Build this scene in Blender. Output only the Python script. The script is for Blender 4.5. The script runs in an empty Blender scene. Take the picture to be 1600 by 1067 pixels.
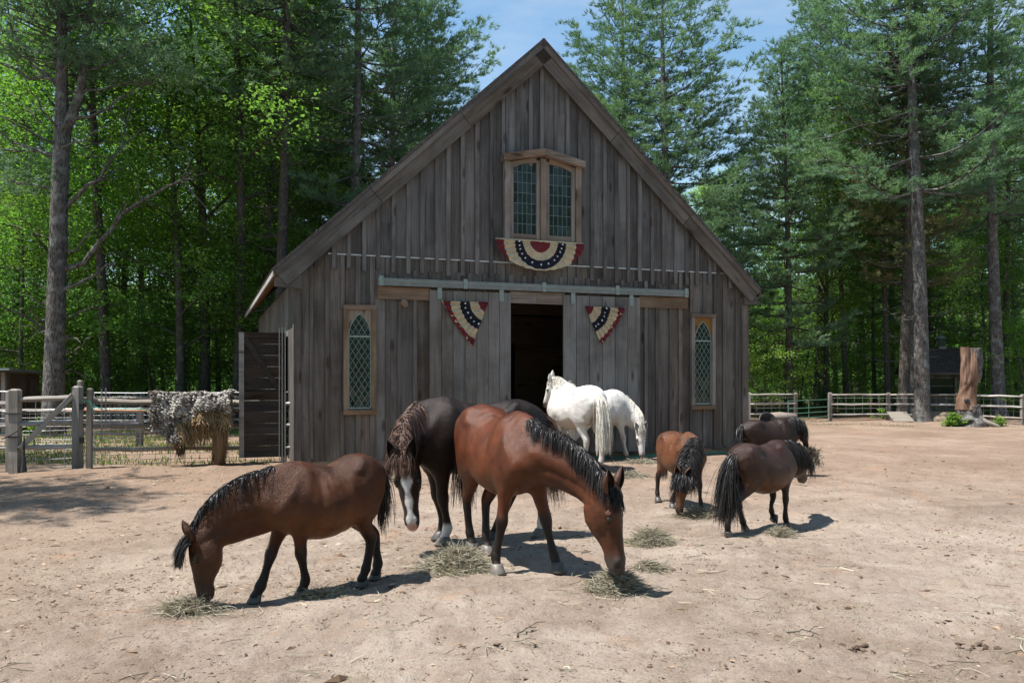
import bpy, math, random
import numpy as np
from mathutils import Vector, Matrix

SC = bpy.context.scene
COL = SC.collection
R = math.radians

# ------------------------------------------------------------------ camera
F_PX, CAM_H, HOR = 1300.0, 1.65, 589.0          # focal length in photo pixels, eye height, horizon row
cam_data = bpy.data.cameras.new('camera')
cam = bpy.data.objects.new('camera', cam_data)
COL.objects.link(cam)
cam.location = (0, 0, CAM_H)
cam.rotation_euler = (R(90), 0, 0)
cam_data.sensor_width = 36
cam_data.lens = 36 * F_PX / 1600
cam_data.shift_y = (HOR - 533.5) / 1600
cam_data.clip_end = 2000
SC.camera = cam

# ------------------------------------------------------------------ light
TO_SUN = Vector((-0.42, -0.125, 1.0)).normalized()
SUN_EL = math.asin(TO_SUN.z)
SUN_AZ = math.atan2(TO_SUN.x, TO_SUN.y)
world = bpy.data.worlds.new('World')
SC.world = world
world.use_nodes = True
wn = world.node_tree
wn.nodes.clear()
sky = wn.nodes.new('ShaderNodeTexSky')
sky.sky_type = 'NISHITA'
sky.sun_disc = False
sky.sun_elevation = SUN_EL
sky.sun_rotation = SUN_AZ
sky.air_density = 1.15
sky.dust_density = 0.35
sky.ozone_density = 1.6
bg = wn.nodes.new('ShaderNodeBackground')
bg.inputs['Strength'].default_value = 0.085
wo = wn.nodes.new('ShaderNodeOutputWorld')
# thin high cloud over the blue
w_tc = wn.nodes.new('ShaderNodeTexCoord'); w_mp = wn.nodes.new('ShaderNodeMapping'); w_mp.inputs['Scale'].default_value = (1.0, 1.0, 2.6)
w_ns = wn.nodes.new('ShaderNodeTexNoise'); w_ns.inputs['Scale'].default_value = 1.7; w_ns.inputs['Detail'].default_value = 7; w_ns.inputs['Roughness'].default_value = .62; w_ns.inputs['Distortion'].default_value = .5
w_rp = wn.nodes.new('ShaderNodeValToRGB'); w_rp.color_ramp.elements[0].position = .46; w_rp.color_ramp.elements[0].color = (0, 0, 0, 1)
w_rp.color_ramp.elements[1].position = .78; w_rp.color_ramp.elements[1].color = (.55, .55, .55, 1)
w_tint = wn.nodes.new('ShaderNodeMixRGB'); w_tint.blend_type = 'MULTIPLY'; w_tint.inputs[0].default_value = 1; w_tint.inputs[2].default_value = (.95, 1.1, 1.1, 1)
w_mx = wn.nodes.new('ShaderNodeMixRGB'); w_mx.inputs[2].default_value = (5.2, 5.5, 5.8, 1)
wn.links.new(w_tc.outputs['Generated'], w_mp.inputs[0]); wn.links.new(w_mp.outputs[0], w_ns.inputs['Vector']); wn.links.new(w_ns.outputs['Fac'], w_rp.inputs[0])
wn.links.new(sky.outputs[0], w_tint.inputs[1]); wn.links.new(w_tint.outputs[0], w_mx.inputs[1]); wn.links.new(w_rp.outputs[0], w_mx.inputs[0])
wn.links.new(w_mx.outputs[0], bg.inputs[0])
wn.links.new(bg.outputs[0], wo.inputs[0])

sun_data = bpy.data.lights.new('sun', 'SUN')
sun_data.energy = 5.0
sun_data.angle = R(0.53)
sun_data.color = (1.0, 0.965, 0.915)
sun = bpy.data.objects.new('sun', sun_data)
COL.objects.link(sun)
sun.rotation_euler = TO_SUN.to_track_quat('Z', 'Y').to_euler()
sun.location = (-8, 6, 30)

SC.view_settings.view_transform = 'Standard'
SC.view_settings.look = 'None'
SC.view_settings.gamma = 1
SC.view_settings.use_curve_mapping = False
SC.view_settings.exposure = 1.05
SC.render.engine = 'CYCLES'
SC.cycles.max_bounces = 9
SC.cycles.diffuse_bounces = 6
SC.cycles.transparent_max_bounces = 8
SC.cycles.use_denoising = True

# ------------------------------------------------------------------ helpers
def G(px, py):
    """ground point (x, y) seen at a photo pixel"""
    y = F_PX * CAM_H / (py - HOR)
    return ((px - 800) / F_PX * y, y)

def P(px, py, y):
    """point at depth y seen at a photo pixel"""
    return np.array(((px - 800) / F_PX * y, y, CAM_H - (py - HOR) * y / F_PX))

def X_at(px, y):
    return (px - 800) / F_PX * y

class MB:
    """collects shapes for one mesh"""
    def __init__(s):
        s.V, s.F, s.M, s.C, s.n = [], [], [], [], 0
    def add(s, V, F, m=0, c=None):
        V = np.asarray(V, dtype=np.float64).reshape(-1, 3)
        F = np.asarray(F, dtype=np.int64)
        s.V.append(V); s.F.append(F + s.n); s.M.append(np.full(len(F), m)); s.n += len(V)
        if c is not None:
            c = np.asarray(c, dtype=np.float32)
            s.C.append(np.broadcast_to(c, (len(V), 3)) if c.ndim == 1 else c)
        return s
    def hexa(s, b, m=0):
        """eight corners: bottom ring of four, top ring of four"""
        return s.add(b, [(0, 3, 2, 1), (4, 5, 6, 7), (0, 1, 5, 4), (1, 2, 6, 5), (2, 3, 7, 6), (3, 0, 4, 7)], m)
    def box(s, x0, x1, y0, y1, z0, z1, m=0):
        return s.hexa([(x0, y0, z0), (x1, y0, z0), (x1, y1, z0), (x0, y1, z0),
                       (x0, y0, z1), (x1, y0, z1), (x1, y1, z1), (x0, y1, z1)], m)
    def bar(s, a, b, w, h, up=(0, 0, 1), m=0):
        """a beam of section w (sideways) by h (along up) from a to b"""
        a, b = np.array(a, float), np.array(b, float)
        t = (b - a) / np.linalg.norm(b - a)
        sd = np.cross(t, up); sd /= np.linalg.norm(sd)
        u = np.cross(sd, t)
        q = [-sd * w / 2 - u * h / 2, sd * w / 2 - u * h / 2, sd * w / 2 + u * h / 2, -sd * w / 2 + u * h / 2]
        return s.hexa([a + k for k in q] + [b + k for k in q], m)
    def tube(s, pts, rad, n=6, cap=True, m=0, c=None, squash=1.0):
        pts = np.asarray(pts, float); k = len(pts)
        rad = np.broadcast_to(np.asarray(rad, float), (k,))
        t = np.gradient(pts, axis=0); t /= np.linalg.norm(t, axis=1)[:, None] + 1e-9
        ref = np.array((0, 0, 1.0)) if abs(t[0, 2]) < 0.9 else np.array((1.0, 0, 0))
        a = np.cross(t, ref); a /= np.linalg.norm(a, axis=1)[:, None] + 1e-9
        b = np.cross(t, a)
        ang = np.arange(n) * 2 * math.pi / n
        V = pts[:, None] + rad[:, None, None] * (np.cos(ang)[None, :, None] * a[:, None] + squash * np.sin(ang)[None, :, None] * b[:, None])
        i = np.arange(k - 1)[:, None] * n; j = np.arange(n)[None]; j2 = (j + 1) % n
        F = np.stack([i + j, i + j2, i + n + j2, i + n + j], -1).reshape(-1, 4)
        s.add(V.reshape(-1, 3), F, m, c)
        if cap:
            for o, w in ((0, -1), ((k - 1) * n, 1)):
                idx = np.arange(n) + s.n - k * n + o
                s.F.append(np.array([idx[::w] if True else idx])); s.M.append(np.array([m]))
        return s
    def build(s, name, mats, parent=None, smooth=False, loc=None):
        me = bpy.data.meshes.new(name)
        V = np.concatenate(s.V)
        me.vertices.add(len(V)); me.vertices.foreach_set('co', V.astype(np.float32).ravel())
        tot = np.concatenate([np.full(len(f), f.shape[1]) for f in s.F])
        loops = np.concatenate([f.ravel() for f in s.F])
        me.loops.add(len(loops)); me.loops.foreach_set('vertex_index', loops.astype(np.int32))
        me.polygons.add(len(tot))
        me.polygons.foreach_set('loop_start', np.concatenate([[0], np.cumsum(tot)[:-1]]).astype(np.int32))
        me.polygons.foreach_set('loop_total', tot.astype(np.int32))
        if not isinstance(mats, (list, tuple)):
            mats = [mats]
        for mm in mats:
            me.materials.append(mm)
        me.polygons.foreach_set('material_index', np.concatenate(s.M).astype(np.int32))
        me.polygons.foreach_set('use_smooth', np.full(len(tot), smooth))
        if s.C:
            C = np.concatenate(s.C)
            at = me.color_attributes.new('tint', 'FLOAT_COLOR', 'POINT')
            at.data.foreach_set('color', np.concatenate([C, np.ones((len(C), 1), np.float32)], 1).astype(np.float32).ravel())
        me.update(calc_edges=True)
        return link(name, me, parent, loc)

def link(name, me, parent=None, loc=None):
    o = bpy.data.objects.new(name, me)
    COL.objects.link(o)
    if parent is not None:
        o.parent = parent
    if loc is not None:
        o.location = loc
    return o

def tag(o, label=None, cat=None, group=None, kind=None):
    if label: o['label'] = label
    if cat: o['category'] = cat
    if group: o['group'] = group
    if kind: o['kind'] = kind
    return o

def thing(name, label, cat, loc=(0, 0, 0), rz=0.0, group=None):
    o = bpy.data.objects.new(name, None)
    COL.objects.link(o)
    o.location = loc; o.rotation_euler = (0, 0, rz)
    o.empty_display_size = 0.2
    return tag(o, label, cat, group)

def copy_tree(o, loc, rz, scale, label, group):
    c = o.copy(); COL.objects.link(c)
    c.location = loc; c.rotation_euler = (0, 0, rz); c.scale = scale
    c['label'] = label
    if group: c['group'] = group
    elif 'group' in c: del c['group']
    for ch in list(o.children):
        d = ch.copy(); COL.objects.link(d); d.parent = c
    return c

def vnoise(x, y, seed=0):
    """smooth value noise on arrays, range -1..1"""
    rs = np.random.RandomState(seed)
    T = rs.uniform(-1, 1, (256, 256))
    xi, yi = np.floor(x).astype(int), np.floor(y).astype(int)
    fx, fy = x - xi, y - yi
    fx, fy = fx * fx * (3 - 2 * fx), fy * fy * (3 - 2 * fy)
    a = T[xi % 256, yi % 256]; b = T[(xi + 1) % 256, yi % 256]
    c = T[xi % 256, (yi + 1) % 256]; d = T[(xi + 1) % 256, (yi + 1) % 256]
    return (a * (1 - fx) + b * fx) * (1 - fy) + (c * (1 - fx) + d * fx) * fy

# ------------------------------------------------------------------ materials
class NT:
    def __init__(s, name):
        s.m = bpy.data.materials.new(name); s.m.use_nodes = True
        s.t = s.m.node_tree; s.t.nodes.clear()
        s.out = s.t.nodes.new('ShaderNodeOutputMaterial')
    def n(s, kind, **kw):
        nd = s.t.nodes.new('ShaderNode' + kind)
        for k, v in kw.items():
            if k.startswith('i_'):
                nd.inputs[k[2:].replace('_', ' ')].default_value = v
            else:
                setattr(nd, k, v)
        return nd
    def l(s, a, b):
        s.t.links.new(a, b)
    def coords(s, scale=(1, 1, 1), rnd=0.0, kind='Object'):
        tc = s.n('TexCoord'); mp = s.n('Mapping')
        mp.inputs['Scale'].default_value = scale
        if rnd:
            oi = s.n('ObjectInfo'); mu = s.n('Math', operation='MULTIPLY'); mu.inputs[1].default_value = rnd
            s.l(oi.outputs['Random'], mu.inputs[0])
            va = s.n('VectorMath', operation='ADD')
            s.l(tc.outputs[kind], va.inputs[0]); s.l(mu.outputs[0], va.inputs[1])
            s.l(va.outputs[0], mp.inputs['Vector'])
        else:
            s.l(tc.outputs[kind], mp.inputs['Vector'])
        return mp.outputs[0]
    def noise(s, vec, scale, detail=4, rough=0.55, dist=0.0):
        nd = s.n('TexNoise'); nd.inputs['Scale'].default_value = scale
        nd.inputs['Detail'].default_value = detail; nd.inputs['Roughness'].default_value = rough
        nd.inputs['Distortion'].default_value = dist
        if vec is not None: s.l(vec, nd.inputs['Vector'])
        return nd.outputs['Fac']
    def ramp(s, fac, stops):
        nd = s.n('ValToRGB'); el = nd.color_ramp.elements
        while len(el) > 1: el.remove(el[-1])
        el[0].position = stops[0][0]; el[0].color = (*stops[0][1], 1)
        for p, c in stops[1:]:
            e = el.new(p); e.color = (*c, 1)
        s.l(fac, nd.inputs[0])
        return nd.outputs[0]
    def mix(s, fac, a, b, mode='MIX'):
        nd = s.n('MixRGB', blend_type=mode)
        for i, v in ((0, fac), (1, a), (2, b)):
            if isinstance(v, (int, float)): nd.inputs[i].default_value = v
            elif isinstance(v, tuple): nd.inputs[i].default_value = (*v, 1)
            else: s.l(v, nd.inputs[i])
        return nd.outputs[0]
    def math(s, op, a, b=0.0, clamp=False):
        nd = s.n('Math', operation=op); nd.use_clamp = clamp
        for i, v in ((0, a), (1, b)):
            if isinstance(v, (int, float)): nd.inputs[i].default_value = v
            else: s.l(v, nd.inputs[i])
        return nd.outputs[0]
    def bsdf(s, color, rough=0.7, bump=None, bs=0.3, bd=0.01, spec=0.5, metal=0.0, **kw):
        p = s.n('BsdfPrincipled')
        if isinstance(color, tuple): p.inputs['Base Color'].default_value = (*color, 1)
        else: s.l(color, p.inputs['Base Color'])
        if isinstance(rough, (int, float)): p.inputs['Roughness'].default_value = rough
        else: s.l(rough, p.inputs['Roughness'])
        p.inputs['Specular IOR Level'].default_value = spec
        p.inputs['Metallic'].default_value = metal
        for k, v in kw.items():
            p.inputs[k.replace('_', ' ')].default_value = v
        if bump is not None:
            b = s.n('Bump'); b.inputs['Strength'].default_value = bs; b.inputs['Distance'].default_value = bd
            s.l(bump, b.inputs['Height']); s.l(b.outputs[0], p.inputs['Normal'])
        s.l(p.outputs[0], s.out.inputs[0])
        return p
    def rand(s):
        return s.n('ObjectInfo').outputs['Random']

def wood(name, dark, mid, light, axis='z', var=0.62, rough=0.8, stain=0.75):
    """weathered sawn wood with grain along one local axis, streaks, knots; every board differs"""
    t = NT(name)
    st = {'z': (38, 38, 1.3), 'x': (1.3, 38, 38), 'y': (38, 1.3, 38)}[axis]
    st2 = {'z': (7, 7, .55), 'x': (.55, 7, 7), 'y': (7, .55, 7)}[axis]
    st3 = {'z': (3.2, 3.2, 1.1), 'x': (1.1, 3.2, 3.2), 'y': (3.2, 1.1, 3.2)}[axis]
    g = t.noise(t.coords(st, 37.0), 1.0, 6, .65, .3)
    b = t.noise(t.coords(st2, 53.0), 1.0, 4, .6, .8)
    s_ = t.noise(t.coords((1, 1, 1), 71.0), .9, 5, .6, .5)
    f = t.math('ADD', t.math('MULTIPLY', g, .55), t.math('MULTIPLY', b, .45))
    c = t.ramp(f, [(.32, tuple(k * .75 for k in dark)), (.42, tuple(k * .5 + m_ * .5 for k, m_ in zip(dark, mid))), (.5, mid), (.68, tuple(k * .6 + m_ * .4 for k, m_ in zip(light, mid)))])
    v = t.n('TexVoronoi'); v.inputs['Scale'].default_value = 1.0; t.l(t.coords(st3, 19.0), v.inputs['Vector'])
    kn = t.ramp(v.outputs['Distance'], [(.0, (0.16, .12, .1)), (.09, (.36, .31, .27)), (.12, (.62, .56, .52)), (.17, (1, 1, 1))])
    c = t.mix(.85, c, kn, 'MULTIPLY')
    stn = t.ramp(s_, [(.32, (.42, .38, .36)), (.47, (.8, .78, .77)), (.58, (1.08, 1.08, 1.1))])
    c = t.mix(stain, c, stn, 'MULTIPLY')
    r1 = t.rand()
    br = t.math('ADD', t.math('MULTIPLY', r1, var), 1 - var / 2)
    cc = t.n('CombineColor'); t.l(br, cc.inputs[0]); t.l(br, cc.inputs[1]); t.l(br, cc.inputs[2])
    c = t.mix(1.0, c, cc.outputs[0], 'MULTIPLY')
    hs = t.n('HueSaturation'); t.l(c, hs.inputs['Color'])
    sat = t.math('ADD', t.math('MULTIPLY', t.math('FRACT', t.math('MULTIPLY', r1, 17.3)), .9), .5)
    t.l(sat, hs.inputs['Saturation'])
    bm = t.math('ADD', g, t.math('MULTIPLY', b, .6))
    t.bsdf(hs.outputs[0], rough, bm, .55, .006, .3)
    return t.m

def plain(name, col, rough=.6, metal=0, var=.25, scale=12, bs=.15, spec=.5):
    t = NT(name)
    n = t.noise(t.coords((1, 1, 1), 11.0), scale, 5, .6)
    d = tuple(c * (1 - var) for c in col); e = tuple(min(1, c * (1 + var)) for c in col)
    t.bsdf(t.ramp(n, [(.3, d), (.7, e)]), rough, n, bs, .004, spec, metal)
    return t.m

M = {}
M['board'] = wood('weathered_board', (.056, .051, .049), (.118, .109, .105), (.205, .193, .187))
M['board_low'] = wood('weathered_board_warm', (.056, .047, .041), (.12, .105, .093), (.2, .179, .162))
M['door'] = wood('door_board', (.088, .081, .075), (.16, .15, .14), (.235, .222, .208), var=.3)
M['trim'] = wood('trim_board', (.12, .085, .062), (.22, .165, .125), (.32, .25, .2), 'x', .3)
M['trim_v'] = wood('trim_upright', (.12, .088, .066), (.22, .17, .13), (.32, .26, .21), 'z', .3)
M['rake'] = wood('rake_board', (.06, .049, .041), (.125, .106, .09), (.2, .174, .154), 'x', .3)
M['gold'] = wood('fresh_pine', (.22, .14, .08), (.36, .24, .15), (.45, .32, .21), 'z', .15, .6, .2)
M['spandrel'] = wood('honey_pine', (.14, .08, .04), (.23, .14, .075), (.3, .2, .115), 'z', .15, .6, .3)
M['rail'] = wood('split_rail', (.17, .15, .13), (.33, .30, .265), (.5, .465, .42), 'x', .25)
M['post'] = wood('fence_post', (.12, .105, .09), (.235, .21, .18), (.36, .325, .29), 'z', .25)
M['inside'] = wood('inside_plank', (.05, .035, .025), (.1, .072, .05), (.16, .115, .08), 'x', .3)
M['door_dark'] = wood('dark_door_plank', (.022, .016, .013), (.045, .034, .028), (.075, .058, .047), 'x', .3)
M['galv'] = plain('galvanised_steel', (.185, .195, .19), .5, .35, .15, 9)
M['galv_dark'] = plain('dull_zinc', (.25, .3, .29), .5, .5, .2, 30)
M['wire'] = plain('fence_wire', (.45, .46, .47), .5, .5, .15, 20)
M['black'] = plain('black_rubber', (.02, .02, .022), .55, 0, .3, 20)
M['green_steel'] = plain('green_gate_paint', (.08, .2, .13), .4, 0, .2, 8)
M['hose'] = plain('green_hose', (.02, .16, .09), .4, 0, .2, 8)
M['orange'] = plain('orange_paint', (.55, .2, .07), .5, 0, .2, 8)
M['rope'] = plain('teal_rope', (.05, .35, .27), .7, 0, .2, 40)
M['ply'] = wood('plywood', (.14, .105, .07), (.2, .158, .11), (.25, .205, .145), 'x', .1, .7, .2)
M['shingle'] = plain('roof_shingle', (.085, .072, .07), .9, 0, .5, 14, .4, .2)
M['earth'] = plain('packed_earth', (.12, .09, .065), .95, 0, .3, 6, .4, .1)
def glass_mat():
    t = NT('old_glass')
    n = t.noise(t.coords((1, 1, 1), 9.0), 5.0, 2, .5)
    p = t.bsdf((.012, .02, .018), .05, n, .12, .01, .38)
    return t.m
M['glass'] = glass_mat()
M['lead'] = plain('lead_came', (.13, .18, .17), .5, .3, .2, 20)
# ================================================================== BARN
BO = np.array((-3.912, 15.0)); BV = np.array((5.147, 18.33)) - BO
W = float(np.hypot(*BV)); BA = math.atan2(BV[1], BV[0])
bu = BV / W; bn = np.array((bu[1], -bu[0]))       # along the front, out of the front
D = 11.0

def wx(px, off=0.0):
    """local x on the front plane (moved out by off) seen at a photo column"""
    k = (px - 800) / F_PX
    ox, oy = BO + bn * off
    return (k * oy - ox) / (bu[0] - k * bu[1])

def wz(px, py, off=0.0):
    x = wx(px, off); y = BO[1] + bn[1] * off + bu[1] * x
    return CAM_H - (py - HOR) * y / F_PX

barn = thing('barn', 'grey weathered board-and-batten barn with steep gable and open sliding doors', 'barn', (BO[0], BO[1], 0), BA)
rng = random.Random(5)

XR = W / 2 - .05                                   # ridge
ZR = wz(846, 66, .15)
ZE = wz(1178, 455, .15)                            # top of roof slope at the eave tips
XL, XRT = wx(428, .15), wx(1187, .15)
SL = (ZR - ZE) / (XR - XL)
def roof_z(x):
    return ZR - (abs(x - XR)) * ((ZR - ZE) / ((XR - XL) if x < XR else (XRT - XR)))

# openings in the front: x0, x1, z0, z1
wl = (wx(539), wx(584), wz(560, 640), wz(560, 484))
wr = (wx(1080), wx(1113), wz(1097, 633), wz(1097, 497))
wu = (wx(789), wx(901), wz(845, 378), wz(845, 262))
door_open = (wx(792), wx(886), 0.0, wz(840, 458))
OPEN = [wl, wr, wu, door_open]
ZF = 3.9

def piece(name, x0, x1, y0, y1, z0, zt0, zt1, mat, parent=barn):
    """upright board with a possibly sloping top; origin at its own foot"""
    b = .004
    xm = (x0 + x1) / 2
    m = MB()
    m.hexa([(x0 - xm, y0 + b, 0), (x1 - xm, y0 + b, 0), (x1 - xm, y1, 0), (x0 - xm, y1, 0),
            (x0 - xm, y0 + b, zt0 - z0), (x1 - xm, y0 + b, zt1 - z0), (x1 - xm, y1, zt1 - z0), (x0 - xm, y1, zt0 - z0)])
    m.hexa([(x0 - xm + b, y0, b), (x1 - xm - b, y0, b), (x1 - xm - b, y0 + b * .9, b), (x0 - xm + b, y0 + b * .9, b),
            (x0 - xm + b, y0, zt0 - z0 - b), (x1 - xm - b, y0, zt1 - z0 - b), (x1 - xm - b, y0 + b * .9, zt1 - z0 - b), (x0 - xm + b, y0 + b * .9, zt0 - z0 - b)])
    return m.build(name, mat, parent, loc=(xm, 0, z0))

def spans(x0, x1, z0, z1):
    """vertical runs of a board that the openings leave"""
    runs = [(z0, z1)]
    for (a, b, c, d) in OPEN:
        if x1 > a + .01 and x0 < b - .01:
            nr = []
            for (p, q) in runs:
                if d <= p or c >= q: nr.append((p, q)); continue
                if c > p: nr.append((p, c))
                if d < q: nr.append((d, q))
            runs = nr
    return [r for r in runs if r[1] - r[0] > .06]

NB = 35
edges = [W * i / NB + (rng.uniform(-.03, .03) if 0 < i < NB else 0) for i in range(NB + 1)]
for i in range(NB):
    cuts = [edges[i]] + sorted(e for o in OPEN for e in o[:2] if edges[i] + .02 < e < edges[i + 1] - .02) + [edges[i + 1]]
    for a, b in zip(cuts[:-1], cuts[1:]):
        yo = rng.uniform(-.004, .004)
        top = min(ZF, roof_z(a) - .1, roof_z(b) - .1)
        for (p, q) in spans(a, b, rng.uniform(.08, .12), ZF):
            za, zb = min(q, roof_z(a) - .1), min(q, roof_z(b) - .1)
            piece('board', a + .003, b - .003, -.012 + yo, .014, p, za, zb, M['board_low'])
for i in range(1, NB):
    x = edges[i]; w = rng.uniform(.034, .046)
    for (p, q) in spans(x - w - .03, x + w + .03, rng.uniform(.12, .2), 3.66 if 2.0 < x < 7.6 else ZF - .02):
        if door_open[0] - 1.6 < x < door_open[1] + 1.6 and q < 3.3: continue
        q = min(q, roof_z(x) - .14)
        if p < 3.0 or q - p > .2:
            piece('batten', x - w, x + w, -.040, -.0165, p, q, q, M['board_low'])
ue = [W * (i + .45) / NB + rng.uniform(-.03, .03) for i in range(NB)]
for i in range(NB - 1):
    cuts = [ue[i]] + sorted(e for e in wu[:2] if ue[i] + .02 < e < ue[i + 1] - .02) + [ue[i + 1]]
    if roof_z((ue[i] + ue[i + 1]) / 2) - .12 < ZF + .05: continue
    if ue[i] + .02 < XR < ue[i + 1] - .02: cuts = sorted(cuts + [XR])
    for a, b in zip(cuts[:-1], cuts[1:]):
        yo = rng.uniform(-.004, .004)
        for (p, q) in spans(a, b, ZF + .02, 99):
            za, zb = min(q, roof_z(a) - .1), min(q, roof_z(b) - .1)
            if max(za, zb) > p + .03:
                piece('board', a + .003, b - .003, -.03 + yo, -.001, p, max(za, p + .02), max(zb, p + .02), M['board'])
for i in range(NB):
    x = ue[i]; w = rng.uniform(.034, .046)
    if roof_z(x) - .14 < ZF + .1: continue
    for (p, q) in spans(x - w - .03, x + w + .03, 3.63 + rng.uniform(-.05, .02), 99):
        q0 = min(q, roof_z(x - w) - .1); q1 = min(q, roof_z(x + w) - .1)
        if wu[0] - .1 < x < wu[1] + .1 and p < 3.8: p, q0, q1 = ZF + .03, min(q0, wu[2] - .1), min(q1, wu[2] - .1)
        piece('batten', x - w, x + w, -.062, -.0365, p, q0, q1, M['board'])
# bright flashing strip along the board joint
m = MB(); m.box(wx(512), wx(1145), -.036, -.002, ZF - .012, ZF + .014)
m.build('flashing_strip', M['wire'], barn)
# corner boards
piece('corner_board', -.03, .10, -.068, .14, .05, ZE - .25, ZE - .18, M['board_low'])
piece('corner_board', W - .13, W + .03, -.068, .14, .05, ZE - .15, ZE - .25, M['board_low'])
m = MB(); m.box(.0, door_open[0], .016, .2, 0, .14); m.box(door_open[1], W, .016, .2, 0, .14)
m.build('sill_beam', M['trim'], barn)

# side and back walls (seen along the left side and through the doorway)
for i in range(40):
    y0 = .16 + i * (D - .2) / 40; y1 = y0 + (D - .2) / 40
    if 1.35 < (y0 + y1) / 2 < 2.45:
        z0 = 2.45
    else:
        z0 = .08
    m = MB(); m.box(-.012, .014, y0 + .003, y1 - .003, 0, ZE - .12 - z0)
    m.build('board', M['board_low'], barn, loc=(0, 0, z0))
m = MB(); m.box(W - .014, W + .012, .16, D, .05, ZE - .1); m.build('side_wall', M['board_low'], barn)
m = MB()
bx0, bx1 = 4.25, 5.15
m.box(0, bx0, D - .03, D, .05, 3.4); m.box(bx1, W, D - .03, D, .05, 3.4); m.box(bx0, bx1, D - .03, D, 2.3, 3.4)
m.hexa([(0, D - .03, 3.4), (W, D - .03, 3.4), (W, D, 3.4), (0, D, 3.4),
        (XR - .05, D - .03, ZR - .3), (XR + .05, D - .03, ZR - .3), (XR + .05, D, ZR - .3), (XR - .05, D, ZR - .3)])
m.build('back_wall', M['inside'], barn)
# loft floor, beam and a stall partition seen in the dark of the doorway
for i in range(24):
    m = MB(); m.box(.05, W - .05, .3 + i * .44 + .004, .74 + i * .44 - .004, 3.32, 3.36); m.build('loft_board', M['inside'], barn)
m = MB(); m.box(.05, W - .05, 2.4, 2.58, 3.08, 3.31); m.box(.05, W - .05, 4.6, 4.78, 3.08, 3.31); m.build('loft_beam', M['inside'], barn)
m = MB()
for k in range(4):
    z0 = 2.42 + k * .165
    m.box(2.6, 7.0, 3.0, 3.03, z0 + .004, z0 + .161)
m.build('stall_header', M['inside'], barn)
for bx in ((2.6, 3.75, 3.0, 3.04, .05, 2.42), (5.35, 7.0, 3.0, 3.04, .05, 2.42), (3.75, 5.35, 5.5, 5.54, .05, 1.15)):
    m = MB(); m.box(*bx); m.build('stall_partition', M['inside'], barn)
m = MB(); m.box(4.55, 4.72, 2.9, 2.998, .05, 2.42); m.build('stall_post', M['inside'], barn)
m = MB(); m.box(.05, W - .05, .22, D - .05, -.05, .03); m.build('barn_floor', M['earth'], barn)

# roof slopes, rake boards, returns
OV = .16
def slope_obj(name, x0, x1, y0, y1, zo0, zo1, mat):
    """a slab under one roof slope; zo = heights below the roof line at its bottom and top face"""
    za, zb = roof_z(x0), roof_z(x1)
    m = MB()
    L = math.hypot(x1 - x0, zb - za); a = math.atan2(zb - za, x1 - x0)
    o = m.box(0, L, y0, y1, -zo1, -zo0).build(name, mat, barn, loc=(x0, 0, za))
    o.rotation_euler = (0, -a, 0)
    return o
slope_obj('roof', XL, XR - .0, -OV - .03, D + .2, -.055, .0, M['shingle'])
slope_obj('roof', XR + .0, XRT, -OV - .03, D + .2, -.055, .0, M['shingle'])
m = MB(); m.tube([(XR, -OV - .03, ZR + .03), (XR, D + .2, ZR + .03)], .04, 8); m.build('ridge_cap', M['shingle'], barn)
NSEG = 3
for (xa, xb) in ((XL, XR), (XRT, XR)):
    sg = 1 if xb > xa else -1
    for k in range(NSEG):                          # three lengths of wide rake board on each side
        a = xa + (xb - xa) * (k / NSEG) + sg * .004; b = xa + (xb - xa) * ((k + 1) / NSEG) - sg * (.004 if k < NSEG - 1 else 0)
        lo, hi = min(a, b), max(a, b)
        slope_obj('rake_board', lo, hi, -OV, -OV + .028, .085, .335, M['rake'])
        slope_obj('rake_trim', lo, hi, -OV - .026, -OV + .012, .004, .095, M['rake'])
    lo, hi = min(xa, xb), max(xa, xb)
    slope_obj('soffit_board', lo + .05, hi, -OV + .03, -.072, .06, .08, M['rake'])
    # eave underside: long planks
    x0, x1 = (XL + .02, -.02) if sg > 0 else (W + .02, XRT - .02)
    for k in range(3):
        a = x0 + (x1 - x0) * k / 3; b = x0 + (x1 - x0) * (k + 1) / 3
        slope_obj('eave_plank', a + .003, b - .003, -OV + .03, D + .15, .02, .05, M['gold'])
m = MB(); m.box(XL - .02, XL + .005, -OV, D + .2, ZE - .09, ZE + .0); m.build('eave_fascia', M['rail'], barn)
m = MB(); m.box(XRT - .005, XRT + .02, -OV, D + .2, ZE - .12, ZE + .01); m.build('eave_fascia', M['rake'], barn)
for (xa, xb, zt) in ((XL + .02, .1, 0), (W - .12, XRT - .02, 0)):       # boxed returns at the foot of each rake
    m = MB()
    zb = ZE - .30
    if xa < 1:
        m.hexa([(xa, -OV + .03, ZE - .27), (xb, -OV + .03, ZE - .30), (xb, -.07, ZE - .30), (xa, -.07, ZE - .27),
                (xa, -OV + .03, ZE - .12), (xb, -OV + .03, roof_z(xb) - .34), (xb, -.07, roof_z(xb) - .34), (xa, -.07, ZE - .12)])
    else:
        m.hexa([(xa, -OV + .03, ZE - .30), (xb, -OV + .03, ZE - .27), (xb, -.07, ZE - .27), (xa, -.07, ZE - .30),
                (xa, -OV + .03, roof_z(xa) - .34), (xb, -OV + .03, ZE - .12), (xb, -.07, ZE - .12), (xa, -.07, roof_z(xa) - .34)])
    m.build('eave_return', M['rake'], barn)

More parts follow.
